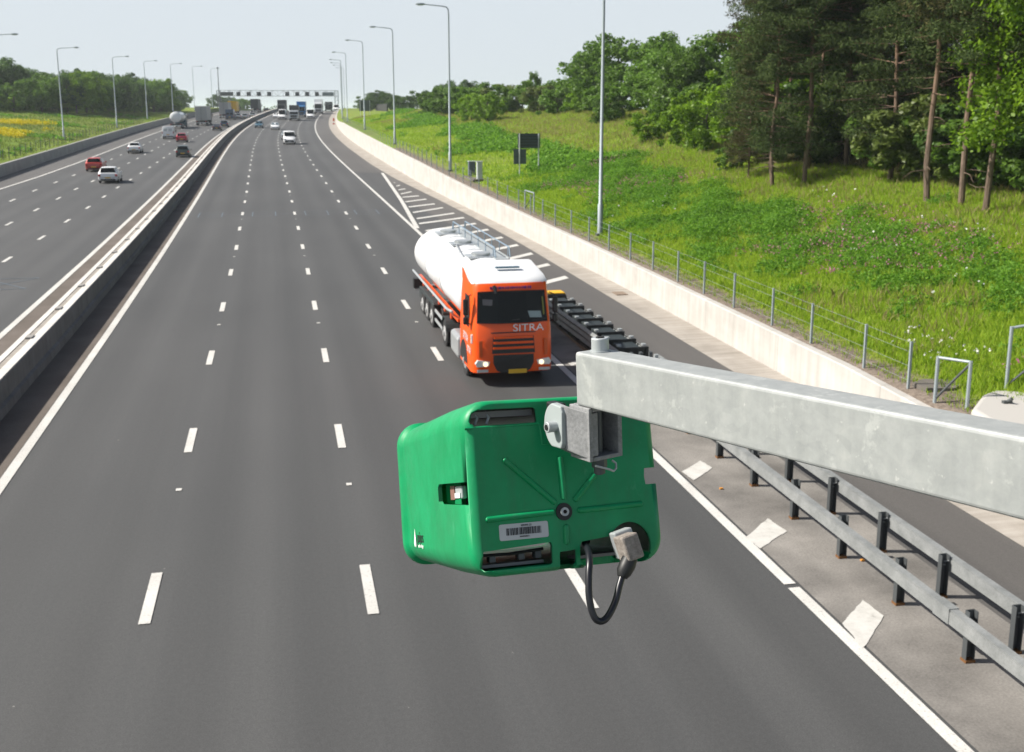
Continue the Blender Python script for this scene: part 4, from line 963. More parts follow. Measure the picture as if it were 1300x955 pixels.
lorry('lorry with a yellow box far off on the left carriageway behind the navy van', 345, xoff(297.5, 345), 'yellow', 'darkbox', L_=9, H_=4)
car('first of three pale cars in a row far off on the left carriageway', 313, xoff(303, 313), 'silver', group=gA)
car('middle one of three pale cars in a row far off on the left carriageway', 311, xoff(311.5, 311), 'silver', W_=1.85, group=gA)
car('third of three pale cars in a row, nearest the median', 322, xoff(321, 322), 'silver', group=gA)
lorry('dark box lorry on the crest of the left carriageway', 378, xoff(325.5, 378), 'darkbox', 'darkbox', L_=11, H_=4.2)
car('tiny dark car on the crest beside the end of the median', 372, xoff(338.5, 372), 'darkcar', group=gA)
van('white van with dark windscreen nearest on the right carriageway beyond the orange lorry', 184, 5.45, toward=True, H_=2.05, W_=1.9, L_=4.8)
car('pale blue car half hidden behind the nearest white van', 199.5, 5.1, 'silver', toward=True, group=gT, glass='glassblue')
car('blue grey car in the lane beside the median on the right carriageway', 252.5, -1.2, 'teal', toward=True, group=gT)
car('white car with a sky lit windscreen two lanes left of the nearest white van', 243.5, 2.5, 'white', toward=True, group=gT, glass='glassblue')
van('tall white van following the blue grey car up near the gantry', 308, xoff(358.5, 308), toward=True, H_=2.6, L_=5.5, W_=2.05)
car('small white car half hidden beside the tall white van near the median', 318, xoff(351, 318), 'white', toward=True, group=gT)
lorry('dark box lorry behind the tall white van on the right carriageway', 352, xoff(358.5, 352), 'darkbox', 'darkbox', L_=9, H_=4.3, toward=True)
lorry('tipper lorry with a black body and pale cab in the middle of the right carriageway', 300, xoff(374, 300), 'black', 'silver', L_=8, H_=3.9, toward=True, kind='tipper', Hc=2.6)
lorry('lorry with a bright blue body just behind the tipper lorry', 328, xoff(383, 328), 'blue', 'blue', L_=9, H_=4.3, toward=True, Hc=3.2)
van('white van in the outer lane beside the tipper lorry', 314, xoff(394.3, 314), toward=True, H_=2.5, L_=5.5, W_=2.05)
lorry('big white box lorry in the outer lane behind the white van', 358, xoff(405, 358), 'white', 'white', L_=11, H_=4.4, toward=True, Hc=3.4)
lorry('small dark lorry low on the crest at the right end of the gantry', 398, xoff(417.5, 398), 'darkbox', 'darkbox', L_=8, H_=3.2, toward=True, Hc=2.6)
van('small white van on the crest beside the small dark lorry', 410, xoff(427, 410), toward=True, H_=2.3)

# ---- the orange lorry: local y = 0 at the front bumper and grows towards the rear
tr_ = thing('tanker_lorry', 'orange cabbed articulated lorry pulling a gleaming white tank trailer', 'lorry', P(30.1, 8.98, 0), -TH(38))
tr_.scale = (.98, .97, .965)
hw = 1.25
op = M['orangepaint']
# cab shell: lofted through sections from front to back
def csec(y, w, z0, z1, wt):   # half ring
    half = [(w*.96, z0), (w, z0+.25), (w, 1.6), (w*.995, z1-.9), (wt, z1-.06), (wt*.93, z1), (0, z1+.03)]
    return [(-x, y, z) for x, z in half]+[(x, y, z) for x, z in half[::-1][1:]]
cabp = MB()
prof = [(.0,.42),(-.04,.62),(-.03,.95),(.0,1.3),(.02,1.72),(.10,1.95),(.27,2.78),(.33,3.02),(.40,3.12)]   # front face (y, z)
rings = []
for y, z in prof:
    wf = np.interp(z, [.4,1.6,3.1], [1.2,1.19,1.10]); k = .14
    rings.append([(-wf, y+k, z), (-wf*.88, y+.02, z), (-wf*.4, y-.01, z), (wf*.4, y-.01, z), (wf*.88, y+.02, z), (wf, y+k, z), (np.interp(z,[.4,1.6,3.1],[1.25,1.25,1.17]), y+k+.2, z), (np.interp(z,[.4,1.6,3.1],[1.25,1.25,1.17]), 2.25, z), (-np.interp(z,[.4,1.6,3.1],[1.25,1.25,1.17]), 2.25, z), (-np.interp(z,[.4,1.6,3.1],[1.25,1.25,1.17]), y+k+.2, z)])
cabp.loft(rings); cab_o = cabp.build('cab', op, tr_, smooth=True)
# wheel arch
ar = MB(); ar.prism([(1.55+.66*math.cos(a), .52+.66*math.sin(a)) for a in [math.pi*k/14 for k in range(15)]], -1.262, 1.262, 'x'); ar.build('wheel_arch', M['black'], cab_o)
# white roof
rf = MB(); rings = []
for z, dy, w in ((3.10,0,1.17),(3.16,.03,1.17),(3.30,.30,1.13),(3.42,.75,1.06),(3.46,1.1,.98)):
    y0 = .40+dy
    rings.append([(-w, y0+.2, z+.0), (-w*.85, y0+.03, z), (-w*.4, y0, z), (w*.4, y0, z), (w*.85, y0+.03, z), (w, y0+.2, z), (w, 2.27, z+.12), (w*.9, 2.28, z+.12), (-w*.9, 2.28, z+.12), (-w, 2.27, z+.12)])
rf.loft(rings); ro = rf.build('roof', M['white'], tr_, smooth=True)
MB().box((.05,1.15,3.50),(.75,.16,.05)).build('roof_hatch', M['teal'], ro, bevel=.01)
# orange rising side panels below the roof
for sx in (-1,1):
    MB().prism([(.62,3.05),(2.26,3.05),(2.26,3.42)], sx*1.165, sx*1.178, 'x').build('roof_side_panel', op, cab_o)
# windscreen with interior
gl = MB(); gl.add([(-1.09,.17,1.95),(-.45,.04,1.94),(.45,.04,1.94),(1.09,.17,1.95),(1.03,.355,2.89),(.42,.245,2.91),(-.42,.245,2.91),(-1.03,.355,2.89)], [(0,1,6,7),(1,2,5,6),(2,3,4,5)])
for v_ in range(len(gl.v)): gl.v[v_] = (gl.v[v_][0], gl.v[v_][1]-.045, gl.v[v_][2])
gl.build('windscreen', M['glass'], tr_)
MB().add([(-.99,.26,2.72),(.99,.26,2.72),(.99,.285,2.82),(-.99,.285,2.82)], [(0,1,2,3)]).build('sun_visor', M['black'], tr_)
MB().add([(.52,.035,2.1),(.9,.075,2.08),(.86,.10,2.28),(.46,.06,2.3)], [(0,1,2,3)]).build('windscreen_paper', mat('paper_behind_glass', (.25,.33,.35), .4), tr_)
MB().add([(-.9,.175,2.5),(-.62,.12,2.48),(-.6,.15,2.66),(-.9,.2,2.68)], [(0,1,2,3)]).build('hanging_pennant', mat('pennant_grey', (.08,.08,.09), .6), tr_)
MB().add([(.95,.135,2.15),(1.0,.15,2.15),(.965,.235,2.7),(.92,.22,2.7)], [(0,1,2,3)]).build('window_banner', mat('banner_olive', (.2,.2,.03), .6), tr_)
for sx in (-1, 1):
    MB().add([(sx*1.256,.62,1.75),(sx*1.256,1.45,1.75),(sx*1.215,1.45,2.7),(sx*1.215,.75,2.7),(sx*1.25,.55,2.2)], [(0,1,2,3,4)]).build('side_window', M['glass'], tr_)
    MB().tube([(sx*1.2,.4,2.8),(sx*1.38,.38,2.72),(sx*1.38,.38,1.95),(sx*1.24,.45,1.88)], .02, 6).build('mirror_arm', M['black'], tr_)
    MB().box((sx*1.38,.38,2.42),(.16,.12,.5)).build('mirror', M['black'], tr_, bevel=.04)
    MB().box((sx*1.38,.38,2.0),(.16,.12,.24)).build('mirror', M['black'], tr_, bevel=.04)
    # lamps low on the corners
    MB().loft([[(sx*x, y, z) for x, z in ((.72,.78),(1.1,.84),(1.17,.72),(1.12,.62),(.76,.64))] for y in (-.055 if True else 0, .1)]).build('headlight_housing', M['lampglass'], tr_, bevel=.01)
    MB().cyl((sx*.86,-.075,.71),(sx*.86,.0,.71),.075,14).build('headlight', M['lit'], tr_, smooth=True)
    MB().box((sx*.95,-.06,.5),(.34,.03,.09)).build('fog_light', M['alu'], tr_, bevel=.01)
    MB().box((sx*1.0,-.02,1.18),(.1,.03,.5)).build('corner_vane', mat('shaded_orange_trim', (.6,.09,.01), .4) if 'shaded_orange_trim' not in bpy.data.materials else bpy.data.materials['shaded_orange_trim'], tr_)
    MB().box((sx*1.262,1.1,1.05),(.02,.9,.5)).build('door_lettering', mat('door_white_patch', (.8,.78,.76), .5) if 'door_white_patch' not in bpy.data.materials else bpy.data.materials['door_white_patch'], tr_, bevel=.01) if False else None
gr = MB(); gr.add([(-.62,-.06,.98),(.62,-.06,.98),(.62,-.075,.72),(.52,-.065,.5),(.38,-.05,.42),(-.38,-.05,.42),(-.52,-.065,.5),(-.62,-.075,.72)], [tuple(range(8))]); gr.build('lower_grille', M['black'], tr_)
MB().add([(-.66,-.062,1.02),(.66,-.062,1.02),(.62,-.028,1.55),(-.62,-.028,1.55)], [(0,1,2,3)]).build('upper_grille', M['black'], tr_)
for k in range(3): MB().box((0,-.06+.010*k,1.19+.16*k),(1.26-.03*k,.03,.075)).build('grille_slat', op, tr_, bevel=.01)
MB().box((0,-.01,1.66),(1.35,.02,.03)).build('panel_gap', M['black'], tr_)
MB().box((.12,-.085,.46),(.56,.02,.13)).build('number_plate', M['plate_y'], tr_)
text('SITRA', .31, M['white'], tr_, (.46,-.02,1.79), (math.pi/2,0,0), 'front_lettering', .004, 1.2)
text('TRANSPORT TRANSPORT', .11, M['purple'], tr_, (.0,.30,2.98), (rad(75),0,0), 'visor_lettering', .004, 1.15) if False else None
lt = MB(); x = -.62; rs = random.Random(5)
while x < .62:
    w = rs.uniform(.03,.07); lt.box((x, .312, 2.99), (w, .02, rs.uniform(.06,.085))); x += w+.02
lt.build('visor_lettering', M['purple'], tr_)
# lettering on the door side
text('SITRA', .34, M['white'], tr_, (-1.262,1.15,1.35), (math.pi/2,0,-math.pi/2), 'door_lettering', .004, 1.0)
text('SITRA', .3, M['white'], tr_, (-1.262,.55,1.05), (math.pi/2,0,-math.pi/2), 'door_lettering', .004, .8)
MB().box((-1.16,.22,1.45),(.2,.06,.3)).build('corner_badge', M['white'], tr_, bevel=.03)
MB().cyl((-.55,.2,3.08),(-.5,.12,2.86),.05,8).build('roof_camera', M['black'], tr_)
for x in (-.3,.5):
    MB().tube([(x,.05,2.0),(x+.5,.0,2.06)], .012, 5).build('wiper', M['black'], tr_)
# tractor underside and steps
MB().box((0,3.9,.85),(.9,4.2,.28)).build('tractor_chassis', M['chassis'], tr_)
for sx in (-1,1):
    MB().box((sx*1.06,3.25,.7),(.5,1.5,.75)).build('fuel_tank', M['alu'], tr_, bevel=.12)
    MB().box((sx*1.235,3.2,.72),(.03,1.2,.42)).build('side_skirt', M['white'], tr_, bevel=.02)
    mud = MB(); n = 12
    rr = [[(sx*1.25, 5.9+ .62*math.cos(a), .52+.62*math.sin(a)), (sx*.78, 5.9+.62*math.cos(a), .52+.62*math.sin(a)), (sx*.78, 5.9+.57*math.cos(a), .52+.57*math.sin(a)), (sx*1.25, 5.9+.57*math.cos(a), .52+.57*math.sin(a))] for a in [math.pi*(.08+.84*k/n) for k in range(n+1)]]
    mud.loft(rr); mud.build('mudguard', M['darkbox'], tr_)
for y, nm in ((1.55,1),(5.9,2),(9.3,3),(10.65,4),(12.0,5)):
    for sx in (-1,1): make_wheel('wheel', .51, .32, sx*1.06, y, tr_, True)
# trailer
MB().box((0,9.4,1.12),(.9,10.2,.22)).build('trailer_frame', op, tr_)
for sx in (-1,1):
    MB().box((sx*1.0,9.2,1.33),(.12,10.6,.1)).build('tank_rail', op, tr_)
    MB().tube([(sx*1.23,4.0,1.62),(sx*1.27,5,1.55),(sx*1.27,14.6,1.55)], .045, 6).build('side_rail', M['alu'], tr_)
    mg = MB(); mg.prism([(8.6,1.06),(8.72,1.16),(12.6,1.16),(12.72,1.06),(12.72,1.0),(8.6,1.0)], sx*.85, sx*1.25, 'x'); mg.build('mudguard', M['darkbox'], tr_, bevel=.02)
    for z in (.55,.9): MB().box((sx*1.2,7.45,z),(.04,1.9,.1)).build('side_guard', M['galv'], tr_)
    MB().box((sx*1.2,6.5,.72),(.05,.08,.5)).build('side_guard_post', M['galv'], tr_)
    for k in range(6): MB().box((sx*1.02,5.6+1.5*k,1.22),(.06,.22,.26)).build('tank_bracket', op, tr_)
    MB().box((sx*.95,13.2,.8),(.4,.7,.45)).build('valve_cabinet', M['darkbox'], tr_, bevel=.03)
    MB().cyl((sx*.7,7.6,.85),(sx*1.05,7.6,.85),.2,12).build('air_tank', M['chassis'], tr_)
tk = MB(); rr = []
for y, q in ((3.0,.12),(3.05,.45),(3.16,.74),(3.32,.91),(3.55,.985),(3.9,1.0),(6.55,1.0),(6.6,1.012),(6.68,1.012),(6.73,1.0),(10.6,1.0),(10.65,1.012),(10.73,1.012),(10.78,1.0),(14.2,1.0),(14.5,.985),(14.72,.91),(14.88,.74),(14.98,.45),(15.02,.12)):
    cz = 2.32; ax_, az_ = 1.23, 1.05
    rr.append([(ax_*q*math.cos(2*math.pi*k/40), y, cz+az_*q*math.sin(2*math.pi*k/40)) for k in range(40)])
tk.loft(rr); tko = tk.build('tank', mat('gleaming_white_tank', (.84,.85,.86), .3, 0, .5, coat=.25), tr_, smooth=True)
tkb = MB()
for y in (6.64,10.69):
    tkb.tube([(1.25*math.cos(a), y, 2.32+1.07*math.sin(a)) for a in [2*math.pi*k/40 for k in range(41)]], .018, 5, False)
tkb.build('tank_band', M['silver'], tko)
wk = MB(); wk.box((.45,9.0,3.36),(.45,10.2,.04)).box((.68,9.0,3.39),(.04,10.2,.08)); wk.build('catwalk', M['galv'], tr_)
for x in (.28,.78):
    hr = MB(); hr.tube([(x,4.2,3.4),(x,4.4,3.72),(x,13.4,3.72),(x,13.6,3.4)], .022, 6)
    for k in range(7): hr.tube([(x,4.6+1.45*k,3.38),(x,4.6+1.45*k,3.72)], .018, 5)
    hr.build('handrail', mat('handrail_blue_grey', (.22,.3,.38), .5, .3), tr_)
for y in (4.9,8.6,12.3):
    h = MB(); h.cyl((-.1,y,3.3),(-.1,y,3.46),.3,20); h.cyl((-.1,y,3.46),(-.1,y,3.5),.33,20); h.build('manhole', M['alu'], tr_, smooth=True)
    bx = MB(); bx.box((-.1,y,3.38),(1.0,.9,.06)); bx.build('spill_tray', M['silver'], tr_, bevel=.02)
MB().tube([(-.6,5.5,3.28),(-.55,6.5,3.32),(-.35,9,3.38)], .04, 6).build('vapour_pipe', M['alu'], tr_)
MB().box((-1.1,13.9,1.1),(.5,.4,.4)).build('rear_valve', M['black'], tr_); MB().box((0,14.9,.75),(2.4,.12,.16)).build('rear_bumper', M['galv'], tr_)

# ------------------------------------------------------------------ vegetation
def leafmat(name, c0, c1, tr=.35, rough=.6, gl_w=.02):
    m = bpy.data.materials.new(name); m.use_nodes = True; nt = m.node_tree; nt.nodes.clear()
    g = nt.nodes.new('ShaderNodeNewGeometry'); oi = nt.nodes.new('ShaderNodeObjectInfo')
    r = nt.nodes.new('ShaderNodeValToRGB'); r.color_ramp.elements[0].color = (*c0, 1); r.color_ramp.elements[1].color = (*c1, 1)
    r.color_ramp.elements[0].position = .1; r.color_ramp.elements[1].position = .95
    nt.links.new(g.outputs['Random Per Island'], r.inputs[0])
    hs = nt.nodes.new('ShaderNodeHueSaturation'); mp = nt.nodes.new('ShaderNodeMapRange')
    nt.links.new(oi.outputs['Random'], mp.inputs['Value']); mp.inputs['To Min'].default_value = .8; mp.inputs['To Max'].default_value = 1.25
    nt.links.new(mp.outputs[0], hs.inputs['Value']); nt.links.new(r.outputs[0], hs.inputs['Color'])
    d = nt.nodes.new('ShaderNodeBsdfDiffuse'); t = nt.nodes.new('ShaderNodeBsdfTranslucent'); gl = nt.nodes.new('ShaderNodeBsdfGlossy'); gl.inputs['Roughness'].default_value = rough*.75
    mx1 = nt.nodes.new('ShaderNodeMixShader'); mx1.inputs[0].default_value = tr; mx2 = nt.nodes.new('ShaderNodeMixShader'); mx2.inputs[0].default_value = gl_w
    nt.links.new(hs.outputs[0], d.inputs[0]); nt.links.new(hs.outputs[0], t.inputs[0])
    nt.links.new(d.outputs[0], mx1.inputs[1]); nt.links.new(t.outputs[0], mx1.inputs[2]); nt.links.new(mx1.outputs[0], mx2.inputs[1]); nt.links.new(gl.outputs[0], mx2.inputs[2])
    o = nt.nodes.new('ShaderNodeOutputMaterial'); nt.links.new(mx2.outputs[0], o.inputs[0]); return m
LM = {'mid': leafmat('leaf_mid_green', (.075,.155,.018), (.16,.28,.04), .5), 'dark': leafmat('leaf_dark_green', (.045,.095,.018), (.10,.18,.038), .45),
      'bright': leafmat('leaf_bright_green', (.11,.22,.01), (.22,.36,.02), .5), 'olive': leafmat('leaf_olive_green', (.09,.13,.025), (.18,.23,.06), .45),
      'pine': leafmat('needle_green', (.036,.06,.022), (.105,.14,.05), .3, .6, .0), 'pinebrown': leafmat('needle_brown_green', (.054,.056,.022), (.135,.128,.058), .3, .6, .0)}
barkm = mat('pine_bark', (.2,.12,.07), .9, spec=.2); bz = nd(barkm, 'ShaderNodeSeparateXYZ'); lk(barkm, objco(barkm), bz.inputs[0])
bcol = ramp(barkm, noise(barkm, mapping(barkm, objco(barkm), (1,1,.25)), 9, 5, .7), [(.3, (.07,.05,.038)), (.7, (.23,.17,.13))])
bmr = nd(barkm, 'ShaderNodeMapRange'); lk(barkm, bz.outputs[2], bmr.inputs['Value']); bmr.inputs['From Min'].default_value = 2.5; bmr.inputs['From Max'].default_value = 8; 
lk(barkm, mixc(barkm, bmr.outputs[0], bcol, (.23,.145,.095)), bsdf(barkm).inputs['Base Color'])
barkg = speck('grey_bark', (.06,.05,.04), (.15,.125,.1), 5, .9, 30, .4, .3)
def leaf_cloud(C, Rr, n, size, elong=1.4, flat=(1,1,1), out=.6, tri=False, rg=rng):
    """n leaf-sized quads spread through each clump; C (K,3), Rr (K,)"""
    K = len(C); N = K*n
    d = rg.normal(size=(N,3)); d /= np.linalg.norm(d, axis=1)[:,None]
    rr = rg.random(N)**.45
    c = np.repeat(C, n, 0); R_ = np.repeat(Rr, n)
    p = c+d*(rr*R_)[:,None]*np.array(flat)
    nrm = d*out+rg.normal(size=(N,3))*.6+np.array([0,0,.35]); nrm /= np.linalg.norm(nrm, axis=1)[:,None]
    a = np.cross(nrm, rg.normal(size=(N,3))); a /= np.linalg.norm(a, axis=1)[:,None]; b = np.cross(nrm, a)
    sz = size*rg.uniform(.6,1.3,N)[:,None]
    a = a*sz*elong*.5; b = b*sz*.5
    v = np.stack([p-a, p-b*.9, p+a, p+b*.9], 1).reshape(-1,3)
    return v, np.arange(N*4).reshape(-1,4)
def merge(parts):
    V = []; F = []; n = 0
    for v, f in parts: V.append(v); F.append(f+n); n += len(v)
    return np.concatenate(V), np.concatenate(F)
def broadleaf_mesh(name, H_, Wd, nclump, per, leaf, base=.08, seed=1, rag=.25):
    rg = np.random.default_rng(seed)
    d = rg.normal(size=(nclump,3)); d /= np.linalg.norm(d, axis=1)[:,None]
    r = rg.uniform(.35,1,nclump)**.6*(1+rag*np.sin(d[:,0]*5+seed)*np.cos(d[:,1]*4+d[:,2]*3))
    cz = H_*(base+1)/2; hz = H_*(1-base)/2
    C = np.stack([d[:,0]*r*Wd/2, d[:,1]*r*Wd/2, cz+d[:,2]*r*hz*.93], 1)
    low = C[:,2] < cz; C[low,0] *= 1.08; C[:,2] = np.maximum(C[:,2], .25)
    Rr = rg.uniform(.055,.12,nclump)*max(Wd,H_)
    v, f = leaf_cloud(C, Rr, per, leaf, 1.3, (1,1,.8), .7, rg=rg)
    v[:,2] = np.maximum(v[:,2], .02)
    return fastmesh(name, v, f)
def trunk_mb(H_, r0, seed, limbs=5, spread=1.5):
    rs = random.Random(seed); m = MB(); x = y = 0; pts = []
    for k in range(7): pts.append((x, y, H_*k/6-.2)); x += rs.uniform(-.12,.12); y += rs.uniform(-.12,.12)
    m.tube(pts, [r0*(1-.13*k) for k in range(7)], 8)
    for k in range(limbs):
        z = H_*rs.uniform(.3,.85); a = rs.uniform(0, 6.28); L = spread*rs.uniform(.6,1.2); i = min(int(z/H_*6), 5); b = pts[i]
        m.tube([(b[0],b[1],z),(b[0]+math.cos(a)*L*.5,b[1]+math.sin(a)*L*.5,z+L*.3),(b[0]+math.cos(a)*L,b[1]+math.sin(a)*L,z+L*.75)], [r0*.4,r0*.28,r0*.1], 5)
    return m
protoL = {}
def proto(kind):
    """crown mesh and trunk mesh of each kind, built once"""
    if kind in protoL: return protoL[kind]
    if kind.startswith('pine'):
        sd_ = int(kind[-1]); rg = np.random.default_rng(40+sd_); rs = random.Random(40+sd_); H_ = 15.5
        lean = rs.uniform(-.5,.5); tp = [(lean*(k/8)**2+.08*math.sin(k*1.7+sd_), .1*math.sin(k*1.1), H_*.98*k/8-.2) for k in range(9)]
        t = MB(); t.tube(tp, [.135*(1-.1*k) for k in range(9)], 9)
        C = []; Rr = []; z0 = {1:.38, 2:.14, 3:.46}[sd_]*H_; z = z0
        at = lambda z: (np.interp(z, [p[2] for p in tp], [p[0] for p in tp]), np.interp(z, [p[2] for p in tp], [p[1] for p in tp]))
        while z < H_:
            f = (z-z0)/(H_-z0); L = (2.9*(1-f)**.6+.5)*(.75 if f < .1 else 1)
            for k in range(rs.choice([3,4,5])):
                a = rs.uniform(0, 6.28); l = L*rs.uniform(.6,1.15); ux, uy = at(z); dz = rs.uniform(-.12,.35)*l
                e = (ux+math.cos(a)*l, uy+math.sin(a)*l, z+dz)
                t.tube([(ux,uy,z),(ux+math.cos(a)*l*.5,uy+math.sin(a)*l*.5,z+dz*.35),e], [.032,.02,.008], 4, False)
                for q in (.45,.7,.95,1.05):
                    C.append((ux+math.cos(a)*l*q+rs.gauss(0,.15), uy+math.sin(a)*l*q+rs.gauss(0,.15), z+dz*q+rs.gauss(0,.12)+.1)); Rr.append(rs.uniform(.32,.62))
            z += rs.uniform(.34,.52)
        # dead snags on the bare stem
        for k in range(16):
            z = rs.uniform(1.0, z0); a = rs.uniform(0,6.28); l = rs.uniform(.4,1.6); ux, uy = at(z)
            t.tube([(ux,uy,z),(ux+math.cos(a)*l*.6,uy+math.sin(a)*l*.6,z-.05*l),(ux+math.cos(a)*l,uy+math.sin(a)*l,z+rs.uniform(-.35,.1)*l)], [.022,.014,.005], 4, False)
        v, f = leaf_cloud(np.array(C), np.array(Rr)*1.12, 95, .055, 4.2, (1.2,1.2,.62), .45, rg=rg)
        cm_ = fastmesh(kind+'_crown', v, f); tm = t.mesh(kind+'_trunk'); tm.materials.append(barkm)
    else:
        cfg = {'bush1': (4.5,5.5,70,130,.17,.0,1), 'bush2': (4.2,5.0,60,130,.17,.0,2), 'tree1': (9,9.5,150,120,.24,.04,3), 'tree2': (9.5,8.0,140,120,.24,.08,4),
               'tree3': (9,6.5,110,130,.22,.05,5), 'maple': (12,7.0,150,200,.145,.14,6), 'under': (3.6,4.2,70,150,.14,.0,7), 'fir': (11,4.4,130,110,.2,.02,8)}[kind]
        H_, Wd, nc, per, lf, base, sd_ = cfg
        cm_ = broadleaf_mesh(kind+'_crown', H_, Wd, nc, per, lf, base, sd_)
        if kind == 'fir':   # taper the crown to a cone
            co = np.empty(len(cm_.vertices)*3, np.float32); cm_.vertices.foreach_get('co', co); co = co.reshape(-1,3); k = np.clip(1.25-co[:,2]/H_, .05, 1.1)[:,None]; co[:,:2] *= k; cm_.vertices.foreach_set('co', co.ravel())
        tm = trunk_mb(H_*.8, .035*H_ if kind == 'maple' and False else .02*H_+.03, sd_, 7, Wd*.28).mesh(kind+'_trunk'); tm.materials.append(barkg)
    protoL[kind] = (cm_, tm, H_); return protoL[kind]
crown_cache = {}
def tree(kind, leaf, s, off, H_, label, cat='tree', group=None, wide=1.0, name='tree', sink=.15, rz=None):
    cm_, tm, H0 = proto(kind); key = (kind, leaf)
    if key not in crown_cache:
        c = cm_.copy(); c.materials.clear(); c.materials.append(LM[leaf]); crown_cache[key] = c
    b = P(s, off); b.z -= sink
    t = thing(name, label, cat, b, random.uniform(0, 6.28) if rz is None else rz, group); k = H_/H0; t.scale = (k*wide, k*wide, k)
    link('crown', crown_cache[key], None, t); link('trunk' if cat == 'tree' else 'stem', tm, None, t)
    return t
# right-hand wood: edge pines whose bare stems the photo shows one by one
edge = [(57.0,29.6,14.5,'pine2','pine','leaning thin pine on the outer left corner of the wood, its top against the sky'),
        (60.5,31.2,15,'pine1','pinebrown','second pine from the left corner of the wood, with a short forked stem'),
        (55.7,31.0,16,'pine1','pine','pine with a straight pale brown stem standing forward near the left of the wood'),
        (58.7,32.6,16,'pine3','pinebrown','pine close behind and right of the forward straight stemmed pine'),
        (57.2,34.2,15.5,'pine3','pine','thin stemmed pine in the dark gap right of the first pair'),
        (43.6,30.8,17,'pine3','pine','tall pine with an orange upper stem between the wood gap and the bright maple'),
        (41.8,31.3,16.5,'pine3','pinebrown','bent stemmed pine just left of the bright maple'),
        (39.6,31.0,16,'pine1','pine','pine with a grey brown stem in front of the bright maple leaves'),
        (50.5,33.0,16,'pine2','pine','bushy crowned pine filling the top centre of the wood edge')]
for i, (s, o_, h, k, lf, lab) in enumerate(edge): tree(k, lf, s, o_, h, lab, group='pines along the wood edge', name='pine_tree', rz=i*1.3)
rsn = random.Random(11); n_in = 0
for r_, o_ in enumerate((35.5, 38.5, 42, 46, 51)):
    s = 30+1.2*r_
    while s < 70:
        tree(rsn.choice(['pine1','pine2','pine3']), rsn.choice(['pine','pine','pinebrown']), s+rsn.uniform(-.8,.8), o_+rsn.uniform(-1,1), rsn.uniform(14.5,17.5), 'dark pine standing back inside the wood', group='pines inside the wood', name='pine_tree'); s += rsn.uniform(3.6,5)
tree('maple','bright', 38.2, 32.6, 13.0, 'bright green maple hanging over the right edge of the photo', name='maple_tree')
tree('maple','bright', 41.8, 35.0, 11.0, 'bright green maple behind the grey brown pine stem', name='maple_tree')
tree('tree3','bright', 61.5, 35.5, 5.5, 'pale green sapling glowing inside the dark of the wood', name='sapling_tree')
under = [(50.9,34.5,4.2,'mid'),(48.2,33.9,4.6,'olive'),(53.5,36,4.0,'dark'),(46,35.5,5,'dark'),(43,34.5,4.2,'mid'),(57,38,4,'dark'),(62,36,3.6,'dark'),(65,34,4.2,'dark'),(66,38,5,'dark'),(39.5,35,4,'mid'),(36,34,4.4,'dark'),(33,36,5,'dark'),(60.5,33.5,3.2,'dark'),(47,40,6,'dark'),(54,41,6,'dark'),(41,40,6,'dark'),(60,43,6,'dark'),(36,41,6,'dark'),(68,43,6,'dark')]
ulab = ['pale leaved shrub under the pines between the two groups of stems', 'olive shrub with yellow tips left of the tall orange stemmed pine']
for i, (s, o_, h, lf) in enumerate(under): tree('under', lf, s, o_, h, ulab[i] if i < 2 else 'shrub growing in the shade under the pines', 'shrub', 'shrubs under the pines', 1.25, 'shrub')
